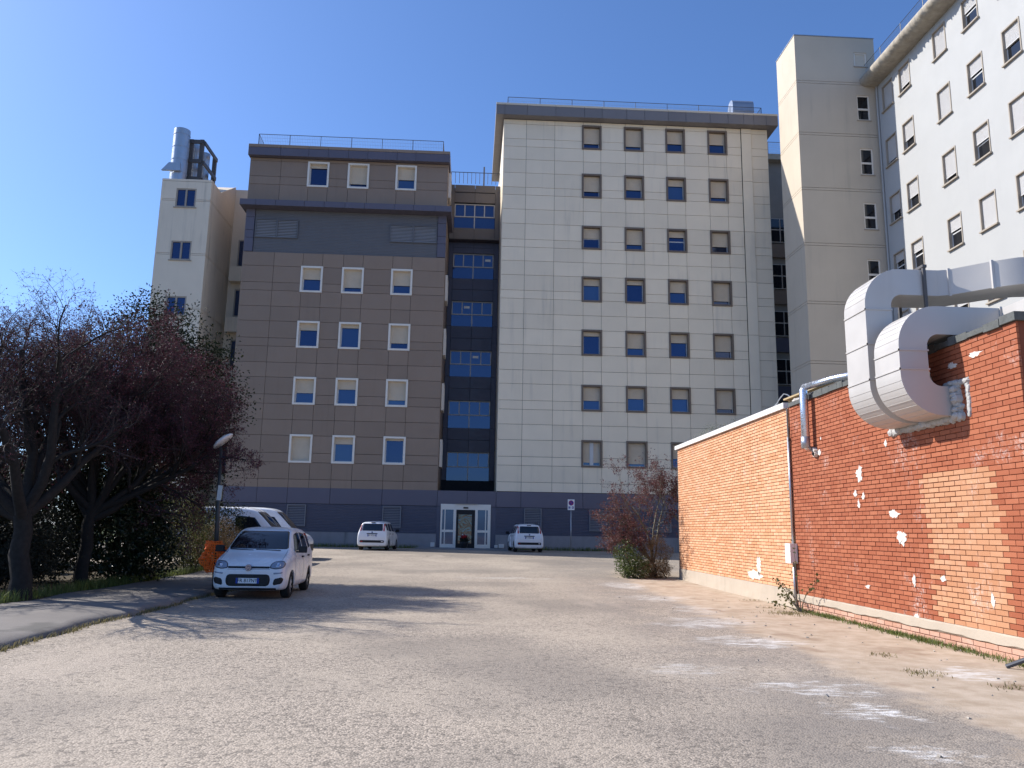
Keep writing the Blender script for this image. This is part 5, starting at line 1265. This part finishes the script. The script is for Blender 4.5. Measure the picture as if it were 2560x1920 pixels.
# no-parking sign
sg_ = thing('road_sign', 'white no-parking sign on a thin grey post right of the entrance', 'sign', (5.9, 47.3, gz(47)))
MB().tube([(5.9, 47.3, .3), (5.9, 47.3, 2.9)], .028, 8).build('post', steel, sg_, smooth=True)
bd = MB().box(5.70, 6.10, 47.25, 47.27, 2.82, 3.44).build('sign_board', plate_m, sg_)
ring_r = plain('sign_red', (.42, .02, .02), .4, .05); sgb = plain('sign_blue', (.015, .03, .25), .4, .05)
MB().tube([(5.9, 47.249, 3.235), (5.9, 47.246, 3.235)], .15, 28).build('sign_ring', ring_r, bd)
MB().tube([(5.9, 47.2455, 3.235), (5.9, 47.243, 3.235)], .118, 28).build('sign_disc', sgb, bd)
MB().obox((5.9, 47.242, 3.235), .26, .002, .034, Matrix.Rotation(R(45), 3, 'Y')).build('sign_bar', ring_r, bd)
for x in (5.80, 6.0):
    MB().box(x-.055, x+.055, 47.246, 47.249, 2.91, 3.03).build('pictogram', sgb, bd)
l_ = add('pictogram_letter', text_mesh('P', .11, plate_m), bd, (5.80, 47.245, 2.97)); l_.rotation_euler = (R(90), 0, 0)
MB().tube([(6.0, 47.2455, 2.975), (6.0, 47.244, 2.975)], .028, 10).build('pictogram_mark', plate_m, bd)
# planter in front of the door
pt = thing('flower_planter', 'dark round planter with red flowers in front of the entrance door', 'planter', (-.33, 49.45, zf))
q = MB(); K = 20
for rr, z in ((.16, 0), (.22, .12), (.26, .3), (.27, .36), (.24, .37), (.0, .34)): q.v += [(-.33+rr*math.cos(2*math.pi*i/K), 49.45+rr*math.sin(2*math.pi*i/K), zf+z) for i in range(K)]
for j in range(5):
    for i in range(K): q.face(j*K+i, j*K+(i+1) % K, (j+1)*K+(i+1) % K, (j+1)*K+i)
q.build('pot', trim, pt, smooth=True)
add('leaves', leaf_mesh('leaves', clump([((-.33, 49.45, zf+.48), (.28, .25, .2))], 900, 3, .3), .07, hedge_l, seed=3), pt)
add('flowers', leaf_mesh('flowers', clump([((-.36, 49.40, zf+.68), (.2, .18, .12))], 420, 4, .3), .06, flower, seed=4, aspect=.8), pt)
add('white_flowers', leaf_mesh('white_flowers', clump([((-.40, 49.36, zf+.80), (.05, .05, .04)), ((-.24, 49.36, zf+.78), (.04, .04, .04))], 40, 5, .3), .05, leafmat('white_petal', (.7, .7, .66), (.8, .8, .78), .6, .2), seed=5, aspect=.8), pt)
for i, (x, w, h, lab) in enumerate(((-2.25, .24, .26, 'small white utility box on the plinth left of the entrance'), (1.62, .2, .16, 'smaller white utility box just right of the entrance'), (1.95, .32, .22, 'wider white utility box nearest the right hatchback'))):
    r_ = thing('utility_box', lab, 'box', (x, 49.85, gz(50)+.1), 'utility boxes by the entrance')
    MB().box(x-w/2, x+w/2, 49.80, 49.945, gz(50)+.1, gz(50)+.1+h).build('case', frame_w, r_); MB().box(x-w/2+.02, x+w/2-.02, 49.79, 49.80, gz(50)+.12, gz(50)+.08+h).build('lid', pvc, r_)
# things glimpsed through the hedge
MB_ = thing('site_cabinet', 'orange and white cabinet glimpsed through the gap under the bare tree', 'cabinet', (-13.6, 24.5, .1))
MB().box(-14.2, -13.4, 24.3, 25.0, .1, 1.25).build('case', plain('cabinet_orange', (.55, .27, .08), .6, .1), MB_)
MB().box(-13.38, -12.9, 24.3, 25.0, .1, 1.45).build('case', frame_w, MB_); MB().box(-14.25, -12.85, 24.25, 25.05, 1.46, 1.52).build('lid', frame_w, MB_)
